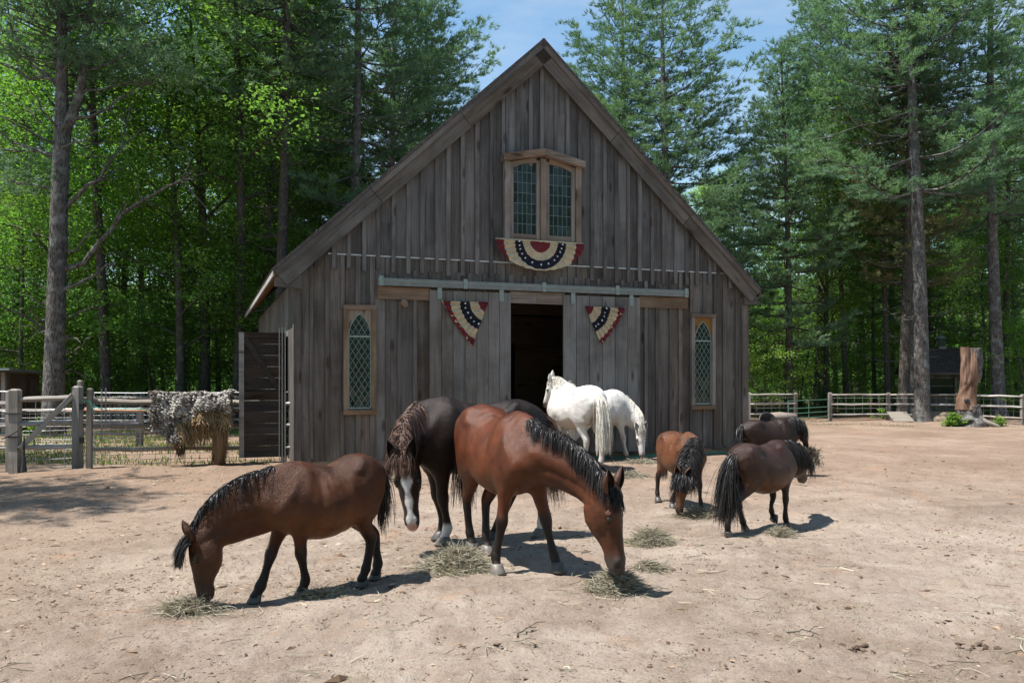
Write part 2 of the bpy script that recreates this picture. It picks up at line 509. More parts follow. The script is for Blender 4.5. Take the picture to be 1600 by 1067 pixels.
# ---------------------------------------------------------------- windows
def clip(poly, inside):
    """clip a polygon by a list of half planes (nx, nz, d): keep nx*x+nz*z<=d"""
    for (nx, nz, d) in inside:
        out = []
        for i in range(len(poly)):
            a, b = poly[i], poly[(i + 1) % len(poly)]
            da, db = nx * a[0] + nz * a[1] - d, nx * b[0] + nz * b[1] - d
            if da <= 0: out.append(a)
            if da * db < 0:
                t = da / (da - db); out.append((a[0] + t * (b[0] - a[0]), a[1] + t * (b[1] - a[1])))
        poly = out
        if len(poly) < 3: return []
    return poly

def half_planes(outline):
    """outline: convex, counter-clockwise (x,z)"""
    hp = []
    for i in range(len(outline)):
        a, b = outline[i], outline[(i + 1) % len(outline)]
        nx, nz = b[1] - a[1], -(b[0] - a[0])
        l = math.hypot(nx, nz)
        if l > 1e-6: hp.append((nx / l, nz / l, (nx * a[0] + nz * a[1]) / l))
    return hp

def panes(cells, outline, parent, y, lead_r=.006):
    """glass panes clipped to an outline, each its own slightly tilted piece, and the lead between them"""
    hp = half_planes(outline); lead = MB()
    seen = set()
    for c in cells:
        q = clip(c, hp)
        if len(q) < 3: continue
        cx = sum(p[0] for p in q) / len(q); cz = sum(p[1] for p in q) / len(q)
        ar = abs(sum(q[i][0] * q[(i + 1) % len(q)][1] - q[(i + 1) % len(q)][0] * q[i][1] for i in range(len(q)))) / 2
        if ar < .0004: continue
        tx, tz = rng.uniform(-.03, .03), rng.uniform(-.03, .03)
        m = MB(); n = len(q)
        V = [(p[0] - cx, -.002 + tx * (p[0] - cx) + tz * (p[1] - cz), p[1] - cz) for p in q] + [(p[0] - cx, .002 + tx * (p[0] - cx) + tz * (p[1] - cz), p[1] - cz) for p in q]
        m.add(V, [list(range(n))]); m.F.append(np.array([list(range(2 * n - 1, n - 1, -1))])); m.M.append(np.array([0]))
        m.build('pane', M['glass'], parent, loc=(cx, y, cz))
        for i in range(n):
            a, b = q[i], q[(i + 1) % n]
            key = tuple(sorted(((round(a[0], 3), round(a[1], 3)), (round(b[0], 3), round(b[1], 3)))))
            if key in seen or math.hypot(a[0] - b[0], a[1] - b[1]) < .01: continue
            seen.add(key)
            lead.bar((a[0], y - .004, a[1]), (b[0], y - .004, b[1]), .008, lead_r * 2, (0, -1, 0) if False else (b[1] - a[1], 0, -(b[0] - a[0])))
    lead.build('lead_lattice', M['lead'], parent)

def arch_outline(x0, x1, z0, z1, zs):
    """pointed arch: springing line at zs"""
    w = x1 - x0; pts = [(x0, z0), (x1, z0)]
    h = z1 - zs
    rr = (h * h + w * w / 4) / w            # radius of each side arc
    for k in range(7):
        a = k / 7 * math.asin(min(1, h / rr)); pts.append((x1 - rr + rr * math.cos(a), zs + rr * math.sin(a)))
    pts.append(((x0 + x1) / 2, z1))
    for k in range(6, -1, -1):
        a = k / 7 * math.asin(min(1, h / rr)); pts.append((x0 + rr - rr * math.cos(a), zs + rr * math.sin(a)))
    return pts

def lancet(o):
    x0, x1, z0, z1 = o
    win = bpy.data.objects.new('window', None); COL.objects.link(win); win.parent = barn
    t = .085
    # outer casing
    for (a, b, c, d) in ((x0 - .035, x0 + t - .035, z0 - .0, z1 + .0), (x1 - t + .035, x1 + .035, z0 - .0, z1 + .0)):
        piece('casing', a, b, -.082, -.001, c, d, d, M['trim_v'], win)
    m = MB(); m.box(0, x1 - x0 + .08, -.086, -.002, 0, .085); m.build('head_casing', M['trim'], win, loc=(x0 - .04, 0, z1 + .001))
    m = MB(); m.box(0, x1 - x0 + .08, -.1, -.002, 0, .085); m.build('sill', M['trim'], win, loc=(x0 - .04, 0, z0 - .086))
    a, b = x0 + .06, x1 - .06
    zt = z1 - .06; zs = zt - .42; zb = z0 + .03
    out = arch_outline(a, b, zb, zt, zs)
    # fresh pine spandrel boards round the arch
    m = MB(); yy = -.045
    k = [p for p in out if p[1] >= zs]
    rt = [p for p in out if p[0] >= (a + b) / 2 - 1e-6 and p[1] >= zs - 1e-6]
    lt = [p for p in out if p[0] <= (a + b) / 2 + 1e-6 and p[1] >= zs - 1e-6]
    for arc, xe in ((rt, x1 - .05), (lt, x0 + .05)):
        for p, q in zip(arc[:-1], arc[1:]):
            m.hexa([(p[0], yy, p[1]), (xe, yy, p[1]), (xe, yy + .03, p[1]), (p[0], yy + .03, p[1]),
                    (q[0], yy, q[1]), (xe, yy, q[1]), (xe, yy + .03, q[1]), (q[0], yy + .03, q[1])])
    m.box(x0 + .05, x1 - .05, yy, yy + .03, zt, z1)
    m.build('spandrel', M['spandrel'], win)
    cw, ch = (b - a) / 4.0 * 1.08, .175
    cells = []
    nz = int((zt - zb) / ch * 2) + 4
    for j in range(-1, nz):
        for i in range(-1, 7):
            cx = a + (i + (.5 if j % 2 else 0)) * cw + .02; cz = zb + j * ch / 2
            cells.append([(cx - cw / 2, cz), (cx, cz - ch / 2), (cx + cw / 2, cz), (cx, cz + ch / 2)])
    panes(cells, out, win, -.022)
    m = MB(); m.box(a, b, -.05, -.02, zs - .03, zs); m.build('transom_bar', M['galv_dark'], win)
    m = MB()
    for p, q in zip(out, out[1:] + out[:1]):
        m.bar((p[0], -.03, p[1]), (q[0], -.03, q[1]), .03, .022, (0, -1, .001))
    m.build('sash', M['galv_dark'], win)
    m = MB(); m.box(x0, x1, .12, .14, z0, z1); m.build('shade_sheet', M['black'], win)  # black sheet put in for the unlit barn interior behind the glass
lancet(wl); lancet(wr)

# upper double casement under a peaked hood
win = bpy.data.objects.new('window', None); COL.objects.link(win); win.parent = barn
win['label'] = 'tall double casement with leaded panes under a peaked hood'
x0, x1, z0, z1 = wu
xm = (x0 + x1) / 2; pk = .18
for (a, b) in ((x0 - .05, x0 + .07), (x1 - .07, x1 + .05)):
    piece('casing', a, b, -.13, -.001, z0 - .12, z1 + .04, z1 + .04, M['trim_v'], win)
for (a, b, za, zb) in ((x0 - .10, xm - .002, z1 + .02, z1 + .02 + pk), (xm + .002, x1 + .10, z1 + .02 + pk, z1 + .02)):
    m = MB()
    m.hexa([(a, -.22, za), (b, -.22, zb), (b, -.005, zb), (a, -.005, za), (a, -.22, za + .13), (b, -.22, zb + .13), (b, -.005, zb + .13), (a, -.005, za + .13)])
    m.build('hood_board', M['trim'], win)
piece('mullion', xm - .06, xm + .06, -.115, -.001, z0, z1 + .15, z1 + .15, M['trim_v'], win)
for sgn, (a, b) in ((-1, (x0 + .075, xm - .065)), (1, (xm + .065, x1 - .075))):
    st = .075
    piece('stile', a, a + st, -.085, -.01, z0 + .02, z1 + (.03 if sgn < 0 else .11), z1 + (.05 if sgn < 0 else .10), M['trim_v'], win)
    piece('stile', b - st, b, -.085, -.01, z0 + .02, z1 + (.11 if sgn < 0 else .05), z1 + (.12 if sgn < 0 else .03), M['trim_v'], win)
    m = MB(); m.box(0, b - a - 2 * st, -.083, -.012, 0, .1); m.build('bottom_rail', M['trim'], win, loc=(a + st, 0, z0 + .02))
    ga, gb = a + st, b - st; gz = z0 + .12; n = 8
    top = [(ga + (gb - ga) * k / n, (z1 - .06) + .12 * (1 - ((k / n) if sgn > 0 else 1 - k / n) ** 2)) for k in range(n + 1)]
    m = MB()
    for p, q in zip(top[:-1], top[1:]):
        zt = lambda x: z1 + .02 + pk * (1 - abs(x - xm) / (xm - x0)) - .002
        m.hexa([(p[0], -.084, p[1]), (q[0], -.084, q[1]), (q[0], -.012, q[1]), (p[0], -.012, p[1]),
                (p[0], -.084, zt(p[0])), (q[0], -.084, zt(q[0])), (q[0], -.012, zt(q[0])), (p[0], -.012, zt(p[0]))])
    m.build('top_rail', M['trim'], win)
    out = [(ga, gz), (gb, gz)] + top[::-1]
    cw, chh = (gb - ga) / 5, (z1 + .06 - gz) / 7
    cells = [[(ga + i * cw, gz + j * chh), (ga + (i + 1) * cw, gz + j * chh), (ga + (i + 1) * cw, gz + (j + 1) * chh), (ga + i * cw, gz + (j + 1) * chh)] for i in range(5) for j in range(8)]
    panes(cells, out, win, -.05, .005)
m = MB(); m.box(x0, x1, .12, .14, z0, z1); m.build('shade_sheet', M['black'], win)  # same black sheet, standing in for indoor darkness behind the casement

# ---------------------------------------------------------------- track and sliding doors
tx0, tx1 = wx(590, .12), wx(1075, .12)
zt0 = (wz(590, 447, .12) + wz(1075, 463, .12)) / 2; zt1 = (wz(590, 436, .12) + wz(1075, 452, .12)) / 2
m = MB(); m.box(0, tx1 - tx0, -.15, -.13, 0, zt1 - zt0); m.box(0, tx1 - tx0, -.13, -.075, zt1 - zt0 - .02, zt1 - zt0); m.box(0, tx1 - tx0, -.13, -.11, 0, .02)
tr = m.build('door_track', M['galv'], barn, loc=(tx0, 0, zt0))
m = MB(); m.box(0, tx1 - tx0, -.158, -.151, (zt1 - zt0) * .62, (zt1 - zt0) * .72); m.build('track_lip', M['galv_dark'], tr)
for k in range(5):
    x = .06 + k * (tx1 - tx0 - .12) / 4
    m = MB(); m.box(x - .04, x + .04, -.165, -.1505, -.01, zt1 - zt0 + .035)
    for dx in (-.02, .02):
        m.tube([(x + dx, -.176, .06), (x + dx, -.164, .06)], .01, 6)
    m.build('bracket', M['galv_dark'], tr)
zh = zt0 - .004
for (a, b) in ((wx(590, .05), wx(672, .05)), (wx(797, .05), wx(838, .05)), (wx(838, .05) + .005, wx(882, .05)), (wx(998, .05), wx(1074, .05))):
    m = MB(); m.box(0, b - a, -.072, -.042, 0, .23); m.build('header_board', M['trim'], barn, loc=(a, 0, zh - .24))
for lab, (pa, pb) in (('left', (671, 798)), ('right', (880, 1000))):
    a, b = wx(pa, .1), wx(pb, .1)
    d = bpy.data.objects.new('sliding_door', None); COL.objects.link(d); d.parent = barn
    n = 7 if lab == 'left' else 6
    zt = zt0 - .05
    for k in range(n):
        p = a + (b - a) * k / n; q = a + (b - a) * (k + 1) / n
        piece('board', p + .003, q - .003, -.112 + rng.uniform(-.003, .003), -.08, .12 + rng.uniform(-.015, .015), zt, zt, M['door'], d)
    for fx in (.12, .88):
        x = a + (b - a) * fx
        m = MB(); m.box(x - .045, x + .045, -.124, -.113, zt - .17, zt + .07)
        for (dx, dz) in ((-.022, -.13), (.022, -.13), (-.022, -.06), (.022, -.06)):
            m.tube([(x + dx, -.136, zt + dz), (x + dx, -.123, zt + dz)], .011, 6)
        m.build('hanger', M['galv_dark'], d)
m = MB()                                            # old hornet-scarred knot block beside the door
pts = [(wx(632, .1), -.06, wz(632, 474)), ]
m.tube([(pts[0][0] - .05, -.07, pts[0][2] + .03), (pts[0][0], -.09, pts[0][2]), (pts[0][0] + .05, -.07, pts[0][2] - .05)], [.05, .075, .04], 8)
m.build('knot_block', M['trim'], barn)

# door in the left side, swung open
dy = 1.15
sd = bpy.data.objects.new('side_door', None); COL.objects.link(sd); sd.parent = barn
sd.location = (-.06, dy, 0); sd.rotation_euler = (0, 0, 0)
dw, dz0, dz1 = .84, .12, 2.5
for k in range(11):
    z0 = dz0 + k * (dz1 - dz0) / 11; z1 = dz0 + (k + 1) * (dz1 - dz0) / 11
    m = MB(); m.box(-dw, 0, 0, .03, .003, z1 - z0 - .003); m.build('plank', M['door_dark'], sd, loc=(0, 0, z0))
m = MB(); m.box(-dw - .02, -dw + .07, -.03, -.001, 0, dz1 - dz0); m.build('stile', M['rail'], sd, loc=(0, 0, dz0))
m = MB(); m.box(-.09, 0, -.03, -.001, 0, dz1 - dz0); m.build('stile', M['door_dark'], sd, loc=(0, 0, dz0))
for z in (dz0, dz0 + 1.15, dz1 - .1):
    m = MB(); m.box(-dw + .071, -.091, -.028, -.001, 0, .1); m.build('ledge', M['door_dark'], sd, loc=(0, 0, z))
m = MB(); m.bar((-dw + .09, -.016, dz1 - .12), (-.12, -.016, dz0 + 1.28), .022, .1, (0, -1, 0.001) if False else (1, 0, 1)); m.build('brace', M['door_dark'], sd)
m = MB()
for k in range(3):
    m.tube([(-.16 - k * .045, .12 + k * .08, .1), (-.16 - k * .045, .12 + k * .08, 2.55)], .008, 6)
m.build('conduit', M['galv'], barn)
# ================================================================== GROUND
def ground_h(x, y):
    """small relief of the trodden yard, metres"""
    near = np.clip((24 - y) / 10, 0, 1)
    h = .022 * vnoise(x * .8 + 7, y * .8, 1) + .014 * vnoise(x * 2.3, y * 2.3 + 3, 2)
    h = h + near * (.011 * vnoise(x * 6.1, y * 6.1, 3) + .008 * vnoise(x * 13.3, y * 13.3, 4))
    pits = vnoise(x * 4.1 + 31, y * 4.1 + 11, 6)
    h = h - near * .05 * np.clip(pits - .42, 0, 1) + near * .02 * np.clip(vnoise(x * 5.3 + 3, y * 5.3 + 1, 12) - .5, 0, 1)
    ridge = np.exp(-((y - (14.55 + .03 * (x + 5))) / .28) ** 2) * np.clip((-3.9 - x) / .8, 0, 1) * np.clip((x + 8.2) / .7, 0, 1)
    h = h + ridge * (.07 + .05 * vnoise(x * 3.1, y * 3.1, 8))
    return h

def axis(*seg):
    out = []
    for a, b, st in seg:
        out.append(np.arange(a, b, st))
    return np.concatenate(out + [[seg[-1][1]]])
gx = axis((-400, -60, 40), (-60, -26, 4), (-26, -8, .3), (-8, -4.5, .07), (-4.5, 5.5, .034), (5.5, 9, .07), (9, 26, .3), (26, 60, 4), (60, 400, 40))
gy = axis((-60, 2, 6), (2, 4, .1), (4, 10.5, .034), (10.5, 16, .07), (16, 34, .22), (34, 80, 4), (80, 600, 40))
XX, YY = np.meshgrid(gx, gy)
ZZ = ground_h(XX, YY)
# hoof prints trodden into the sand
hp_ = np.random.RandomState(61)
for k in range(900):
    yy = 4.3 + 9.5 * hp_.rand() ** 1.1; xx = hp_.uniform(-.62, .62) * yy
    if vnoise(np.array([xx * .7]), np.array([yy * .7]), 62)[0] < -.25: continue
    i0, i1 = np.searchsorted(gx, [xx - .16, xx + .16]); j0, j1 = np.searchsorted(gy, [yy - .16, yy + .16])
    dx, dy = XX[j0:j1, i0:i1] - xx, YY[j0:j1, i0:i1] - yy
    an = hp_.uniform(0, 6.28); u, v = dx * np.cos(an) + dy * np.sin(an), -dx * np.sin(an) + dy * np.cos(an)
    q = np.sqrt((u / 1.12) ** 2 + v ** 2); dp = hp_.uniform(.008, .026)
    ZZ[j0:j1, i0:i1] += -dp * np.exp(-(q / .046) ** 4) + dp * .45 * np.exp(-((q - .075) / .022) ** 2) * (u > -.03)
nx, ny = len(gx), len(gy)
ii = (np.arange(ny - 1)[:, None] * nx + np.arange(nx - 1)[None]).ravel()
FF = np.stack([ii, ii + 1, ii + nx + 1, ii + nx], 1)

def ground_mat():
    t = NT('yard_sand')
    co = t.coords()
    sep = t.n('SeparateXYZ'); t.l(co, sep.inputs[0])
    x, y = sep.outputs[0], sep.outputs[1]
    big = t.noise(co, .35, 5, .6, .4)
    mid = t.noise(co, 2.2, 6, .65, .3)
    fine = t.noise(co, 34, 6, .75)
    grit = t.noise(co, 150, 3, .7)
    f = t.math('ADD', t.math('MULTIPLY', big, .45), t.math('ADD', t.math('MULTIPLY', mid, .3), t.math('MULTIPLY', fine, .25)))
    sand = t.ramp(f, [(.34, (.14, .103, .08)), (.45, (.225, .18, .147)), (.53, (.30, .252, .212)), (.64, (.365, .318, .275))])
    # redder, darker trodden earth towards the barn and the right-hand fence
    far = t.n('MapRange', interpolation_type='SMOOTHSTEP'); t.l(t.math('ADD', y, t.math('MULTIPLY', big, 7)), far.inputs[0])
    far.inputs[1].default_value = 10.5; far.inputs[2].default_value = 19
    red = t.ramp(f, [(.34, (.125, .083, .06)), (.5, (.205, .147, .112)), (.64, (.29, .225, .18))])
    c = t.mix(t.math('MULTIPLY', far.outputs[0], .85), sand, red)
    # brown chips on the left of the yard
    lf = t.n('MapRange', interpolation_type='SMOOTHSTEP'); t.l(t.math('SUBTRACT', t.math('MULTIPLY', mid, 2.5), x), lf.inputs[0])
    lf.inputs[1].default_value = 2.5; lf.inputs[2].default_value = 6.5
    c = t.mix(t.math('MULTIPLY', lf.outputs[0], .5), c, (.21, .145, .1))
    # orange dust patches, dark crumbs
    op = t.ramp(t.noise(co, 1.1, 5, .6, .8), [(.60, (0, 0, 0)), (.72, (1, 1, 1))])
    c = t.mix(t.math('MULTIPLY', op, .4), c, (.34, .17, .085))
    dk = t.ramp(t.noise(co, 11, 6, .72, .6), [(.58, (0, 0, 0)), (.68, (1, 1, 1))])
    c = t.mix(t.math('MULTIPLY', dk, .75), c, (.12, .08, .055))
    dk2 = t.ramp(t.noise(co, 38, 4, .7, .4), [(.60, (0, 0, 0)), (.68, (1, 1, 1))])
    c = t.mix(t.math('MULTIPLY', dk2, .7), c, (.11, .072, .05))
    pale = t.ramp(grit, [(.62, (0, 0, 0)), (.72, (1, 1, 1))])
    c = t.mix(t.math('MULTIPLY', pale, .45), c, (.48, .43, .38))
    sc_ = t.ramp(t.noise(co, .75, 6, .68, 1.0), [(.44, (0, 0, 0)), (.60, (1, 1, 1))])
    c = t.mix(t.math('MULTIPLY', sc_, .35), c, (.16, .115, .088))
    # green film of seedlings
    gr = t.ramp(t.noise(co, .9, 6, .7, .3), [(.56, (0, 0, 0)), (.70, (1, 1, 1))])
    gf = t.ramp(fine, [(.45, (0, 0, 0)), (.6, (1, 1, 1))])
    nearm = t.n('MapRange'); t.l(y, nearm.inputs[0]); nearm.inputs[1].default_value = 7.2; nearm.inputs[2].default_value = 4.2
    c = t.mix(t.math('MULTIPLY', t.math('MULTIPLY', gr, gf), t.math('MULTIPLY', nearm.outputs[0], .55)), c, (.14, .17, .06))
    # litter of needles and leaves beyond the fences
    w = t.n('MapRange', interpolation_type='SMOOTHSTEP'); t.l(t.math('ADD', y, t.math('MULTIPLY', mid, 3)), w.inputs[0])
    w.inputs[1].default_value = 31.5; w.inputs[2].default_value = 36
    lit = t.ramp(mid, [(.35, (.06, .045, .03)), (.55, (.12, .08, .05)), (.7, (.09, .1, .04))])
    c = t.mix(w.outputs[0], c, lit)
    c = t.mix(1.0, c, (1.12, 1.09, 1.04), 'MULTIPLY')
    h = t.math('ADD', t.math('MULTIPLY', fine, .7), t.math('MULTIPLY', grit, .35))
    h = t.math('ADD', h, t.math('MULTIPLY', t.noise(co, 12, 5, .65), 1.3))
    t.bsdf(c, .95, h, 1.0, .03, .12)
    return t.m
M['ground'] = ground_mat()
mb = MB(); mb.add(np.stack([XX.ravel(), YY.ravel(), ZZ.ravel()], 1), FF)
tag(mb.build('ground', M['ground'], smooth=True), kind='structure')

def gz(x, y):
    return float(ground_h(np.array([x]), np.array([y]))[0])

# loose crumbs, bark chips and clods lying on the sand
def chips_mat():
    t = NT('chips')
    a = t.n('Attribute', attribute_name='tint')
    t.bsdf(a.outputs['Color'], .9, None, spec=.15)
    return t.m
M['chips'] = chips_mat()
M['tint'] = M['chips']
nr = np.random.RandomState(3)

def scatter_chips(n, xr, yr, size, seed, cols, dens=None, flat=.45):
    r = np.random.RandomState(seed)
    x = r.uniform(*xr, n); y = r.uniform(yr[0] ** .5, yr[1] ** .5, n) ** 2
    clump = vnoise(x * .9, y * .9, seed) + .6 * vnoise(x * 3.3, y * 3.3, seed + 1)
    keep = clump + r.uniform(-1.0, 1.0, n) > .05
    if dens is not None: keep &= dens(x, y, r)
    x, y = x[keep], y[keep]; n = len(x)
    s = size * r.lognormal(0, .55, n)
    oct_ = np.array([(1, 0, 0), (0, 1, 0), (-1, 0, 0), (0, -1, 0), (0, 0, 1), (0, 0, -1)], float)
    F0 = np.array([(0, 1, 4), (1, 2, 4), (2, 3, 4), (3, 0, 4), (1, 0, 5), (2, 1, 5), (3, 2, 5), (0, 3, 5)])
    a = r.uniform(0, 6.28, n); el = r.uniform(.8, 2.6, n)
    V = oct_[None] + r.uniform(-.35, .35, (n, 6, 3))
    V = V * np.stack([s * el, s, s * flat * r.uniform(.5, 1.3, n)], 1)[:, None]
    ca, sa = np.cos(a)[:, None], np.sin(a)[:, None]
    X = V[:, :, 0] * ca - V[:, :, 1] * sa + x[:, None]; Y = V[:, :, 0] * sa + V[:, :, 1] * ca + y[:, None]
    Z = V[:, :, 2] + ground_h(x, y)[:, None] + .2 * (s * flat)[:, None]
    C = np.array(cols)[r.randint(0, len(cols), n)] * r.uniform(.7, 1.25, n)[:, None]
    return np.stack([X, Y, Z], -1).reshape(-1, 3), (F0[None] + np.arange(n)[:, None, None] * 6).reshape(-1, 3), np.repeat(C, 6, 0)
mb = MB()
brown = [(.17, .115, .078), (.24, .17, .118), (.11, .07, .048), (.27, .21, .16), (.075, .05, .036)]
V, F_, C = scatter_chips(42000, (-4.6, 5.6), (4.2, 9.5), .0042, 11, brown); mb.add(V, F_, 0, C)
V, F_, C = scatter_chips(20000, (-8.5, -.8), (6.0, 14.5), .0065, 12, brown[:4] + [(.30, .24, .18)]); mb.add(V, F_, 0, C)
V, F_, C = scatter_chips(14000, (-2, 11), (8, 20), .0065, 13, brown); mb.add(V, F_, 0, C)
V, F_, C = scatter_chips(200, (-4.6, 5.6), (4.4, 14), .011, 14, [(.10, .062, .042), (.13, .085, .055)], flat=.7); mb.add(V, F_, 0, C)
tag(mb.build('ground_litter', M['chips']), kind='stuff', label='loose bark crumbs and clods strewn over the sandy yard')

# ================================================================== GRASS behind the left fence and thin seedlings in front
def blades(n, xr, yr, h, seed, cols, dens):
    r = np.random.RandomState(seed)
    x = r.uniform(*xr, n); y = r.uniform(*yr, n)
    k = dens(x, y, r); x, y = x[k], y[k]; n = len(x)
    hh = h * r.uniform(.4, 1.2, n); a = r.uniform(0, 6.28, n); w = hh * .09 + .004
    dx, dy = np.cos(a), np.sin(a); lean = hh * r.uniform(0, .8, n); b = r.uniform(0, 6.28, n)
    z = ground_h(x, y) - .003
    V = np.stack([np.stack([x - dx * w, y - dy * w, z], 1), np.stack([x + dx * w, y + dy * w, z], 1),
                  np.stack([x + lean * np.cos(b), y + lean * np.sin(b), z + hh], 1)], 1)
    C = np.array(cols)[r.randint(0, len(cols), n)] * r.uniform(.75, 1.25, n)[:, None]
    return V.reshape(-1, 3), np.arange(n * 3).reshape(-1, 3), np.repeat(C, 3, 0)
def leaf_tint():
    t = NT('leaf_tint')
    a = t.n('Attribute', attribute_name='tint')
    d = t.n('BsdfDiffuse'); tr = t.n('BsdfTranslucent')
    t.l(a.outputs['Color'], d.inputs[0])
    t.l(t.mix(1.0, a.outputs['Color'], (1.0, 1.25, .5), 'MULTIPLY'), tr.inputs[0])
    mx = t.n('MixShader'); mx.inputs[0].default_value = .4
    t.l(d.outputs[0], mx.inputs[1]); t.l(tr.outputs[0], mx.inputs[2]); t.l(mx.outputs[0], t.out.inputs[0])
    return t.m
M['leaf_tint'] = leaf_tint()
gcols = [(.10, .16, .045), (.14, .2, .06), (.08, .13, .04), (.2, .22, .09)]
mb = MB()
V, F_, C = blades(26000, (-16, -4.6), (15.6, 27), .09, 21, gcols, lambda x, y, r: vnoise(x * .5, y * .7, 5) + .4 * vnoise(x * 2, y * 2, 6) + r.uniform(-.3, .3, len(x)) + .35 * ((y < 20) & (x < -5.2)) > .15)
mb.add(V, F_, 0, C)
tag(mb.build('grass', M['leaf_tint']), kind='stuff', label='patchy short grass in the shaded paddock behind the fence')
mb = MB()
V, F_, C = blades(16000, (-1, 5.4), (4.3, 8.5), .014, 22, gcols, lambda x, y, r: vnoise(x * 1.3, y * 1.3, 9) + .5 * vnoise(x * 5, y * 5, 10) + r.uniform(-.2, .2, len(x)) - .13 * (y - 4.3) > .42)
mb.add(V, F_, 0, C)
V, F_, C = blades(9000, (6, 17), (27.5, 31.5), .05, 23, [(.12, .15, .06), (.2, .2, .09)], lambda x, y, r: vnoise(x * .7, y * .9, 9) + r.uniform(-.5, .5, len(x)) > .3)
mb.add(V, F_, 0, C)
tag(mb.build('seedling_grass', M['leaf_tint']), kind='stuff', label='thin green seedlings in the sand of the yard')

# ================================================================== FENCES
def wobbly_rail(a, b, r, name, mat, parent, flat=.75, n=7, taper=True):
    """a cleft rail, origin at its left end, grain along x"""
    a, b = np.array(a, float), np.array(b, float)
    L = np.linalg.norm(b - a); rr = random.Random(hash((round(a[0], 2), round(a[2], 2))) & 0xffff)
    t = np.linspace(0, 1, n)
    pts = np.stack([t * L, [rr.uniform(-.01, .01) for _ in t], [rr.uniform(-.012, .012) for _ in t]], 1)
    rad = [r * (rr.uniform(.88, 1.1)) for _ in t]
    if taper: rad[0] *= .75; rad[-1] *= .7
    m = MB(); m.tube(pts, rad, 7, squash=flat)
    o = m.build(name, mat, parent, smooth=False)
    o.location = a - (np.array(parent.location) if parent else 0)
    d = (b - a) / L
    o.rotation_euler = (0, -math.asin(d[2]), math.atan2(d[1], d[0]))
    return o

def fence_post(x, y, w, h, parent, name='post', lean=0.0, top='flat'):
    z = gz(x, y) - .05
    m = MB(); s = w / 2; c = .012
    for (z0, z1, k) in ((0, h, 1.0),):
        m.hexa([(-s, -s, z0), (s, -s, z0), (s, s, z0), (-s, s, z0), (-s, -s, z1), (s, -s, z1), (s, s, z1), (-s, s, z1)])
    m.hexa([(-s, -s, h), (s, -s, h), (s, s, h), (-s, s, h)] + [(-s * .55, -s * .55, h + .03), (s * .55, -s * .55, h + .03), (s * .55, s * .55, h + .03), (-s * .55, s * .55, h + .03)])
    o = m.build(name, M['post'], parent)
    o.location = np.array((x, y, z)) - np.array(parent.location)
    o.rotation_euler = (0, lean, random.Random(int(x * 100)).uniform(-.15, .15))
    return o

def mesh_wire(a, b, z0, z1, sx, zs, parent, r=.0042, name='wire_mesh', sag=0.0):
    a, b = np.array(a), np.array(b); L = np.linalg.norm(b - a); m = MB()
    n = max(2, int(L / sx)); wob = random.Random(4)
    pa = np.array(parent.location)
    for k in range(n + 1):
        p = a + (b - a) * k / n
        m.tube([(p[0] - pa[0], p[1] - pa[1], z0 - pa[2]), (p[0] - pa[0], p[1] - pa[1], z1 - pa[2])], r, 4, cap=False)
    for z in zs:
        q = [(a[0] + (b[0] - a[0]) * t - pa[0], a[1] + (b[1] - a[1]) * t - pa[1], z - sag * 4 * t * (1 - t) + wob.uniform(-.006, .006) - pa[2]) for t in np.linspace(0, 1, 6)]
        m.tube(q, r * (1.5 if z == zs[-1] else 1), 4, cap=False)
    return tag(m.build(name, M['wire'], parent), kind=None)

def zr(px, py, y):
    return P(px, py, y)[2]

# ---- left: gate
gA, gB = G(24, 738), G(121, 733)
gate = thing('gate', 'split-rail gate with a diagonal brace between two square posts', 'gate', (gA[0], gA[1], 0))
fence_post(gA[0], gA[1], .15, zr(24, 604, gA[1]), gate, 'gate_post')
fence_post(gB[0], gB[1], .13, zr(121, 600, gB[1]), gate, 'gate_post')
fence_post(gA[0] - .14, gA[1] + .12, .13, zr(24, 606, gA[1]), gate, 'hinge_post')
fence_post(X_at(125.5, gB[1] + .2), gB[1] + .2, .08, zr(124, 591, gB[1] + .2), gate, 'hinge_post')
for (ya, yb, r) in ((624.5, 622, .062), (663, 659, .055), (698, 698, .058)):
    wobbly_rail((gA[0] + .06, gA[1], zr(33, ya, gA[1])), (gB[0] - .03, gB[1] + .02, zr(114, yb, gB[1])), r, 'rail', M['rail'], gate)
m = MB(); a = P(31, 701, gA[1] - .06); b = P(114, 617, gB[1] - .05)
d = b - a; L = float(np.linalg.norm(d)); m.box(0, L, -.02, .02, -.045, .045)
o = m.build('brace', M['rail'], gate, loc=a - np.array(gate.location)); o.rotation_euler = (0, -math.asin(d[2] / L), math.atan2(d[1], d[0]))
mesh_wire((gA[0] + .05, gA[1] + .07), (gB[0] - .03, gB[1] + .09), .03, 1.22, .22, [.06, .2, .36, .52, .7, .88, 1.05, 1.24], gate)
m = MB()
for z, w in ((1.02, .22), (.62, .12)):
    m.box(-.12, w, -.095, -.077, z - .012, z + .012)
m.tube([(-.17, -.09, .58), (-.02, -.1, .66), (.1, -.095, .73)], .012, 5)
m.build('hinge_strap', M['black'], gate)
m = MB()
for z in (1.12, .52):
    m.box(gB[0] - gA[0] + .055, gB[0] - gA[0] + .115, gB[1] - gA[1] - .05, gB[1] - gA[1] + .02, z - .05, z + .05)
m.build('latch', M['black'], gate)
m = MB(); m.tube([(gA[0] + .18, gA[1] - .05, .62), (gA[0] + .18, gA[1] - .05, .3), (gA[0] + .175, gA[1] - .05, .02)], [.012, .02, .055], 8)
tag(m.build('rope_tassel', M['black']), 'black rope end hanging down beside the left gate post', 'rope')

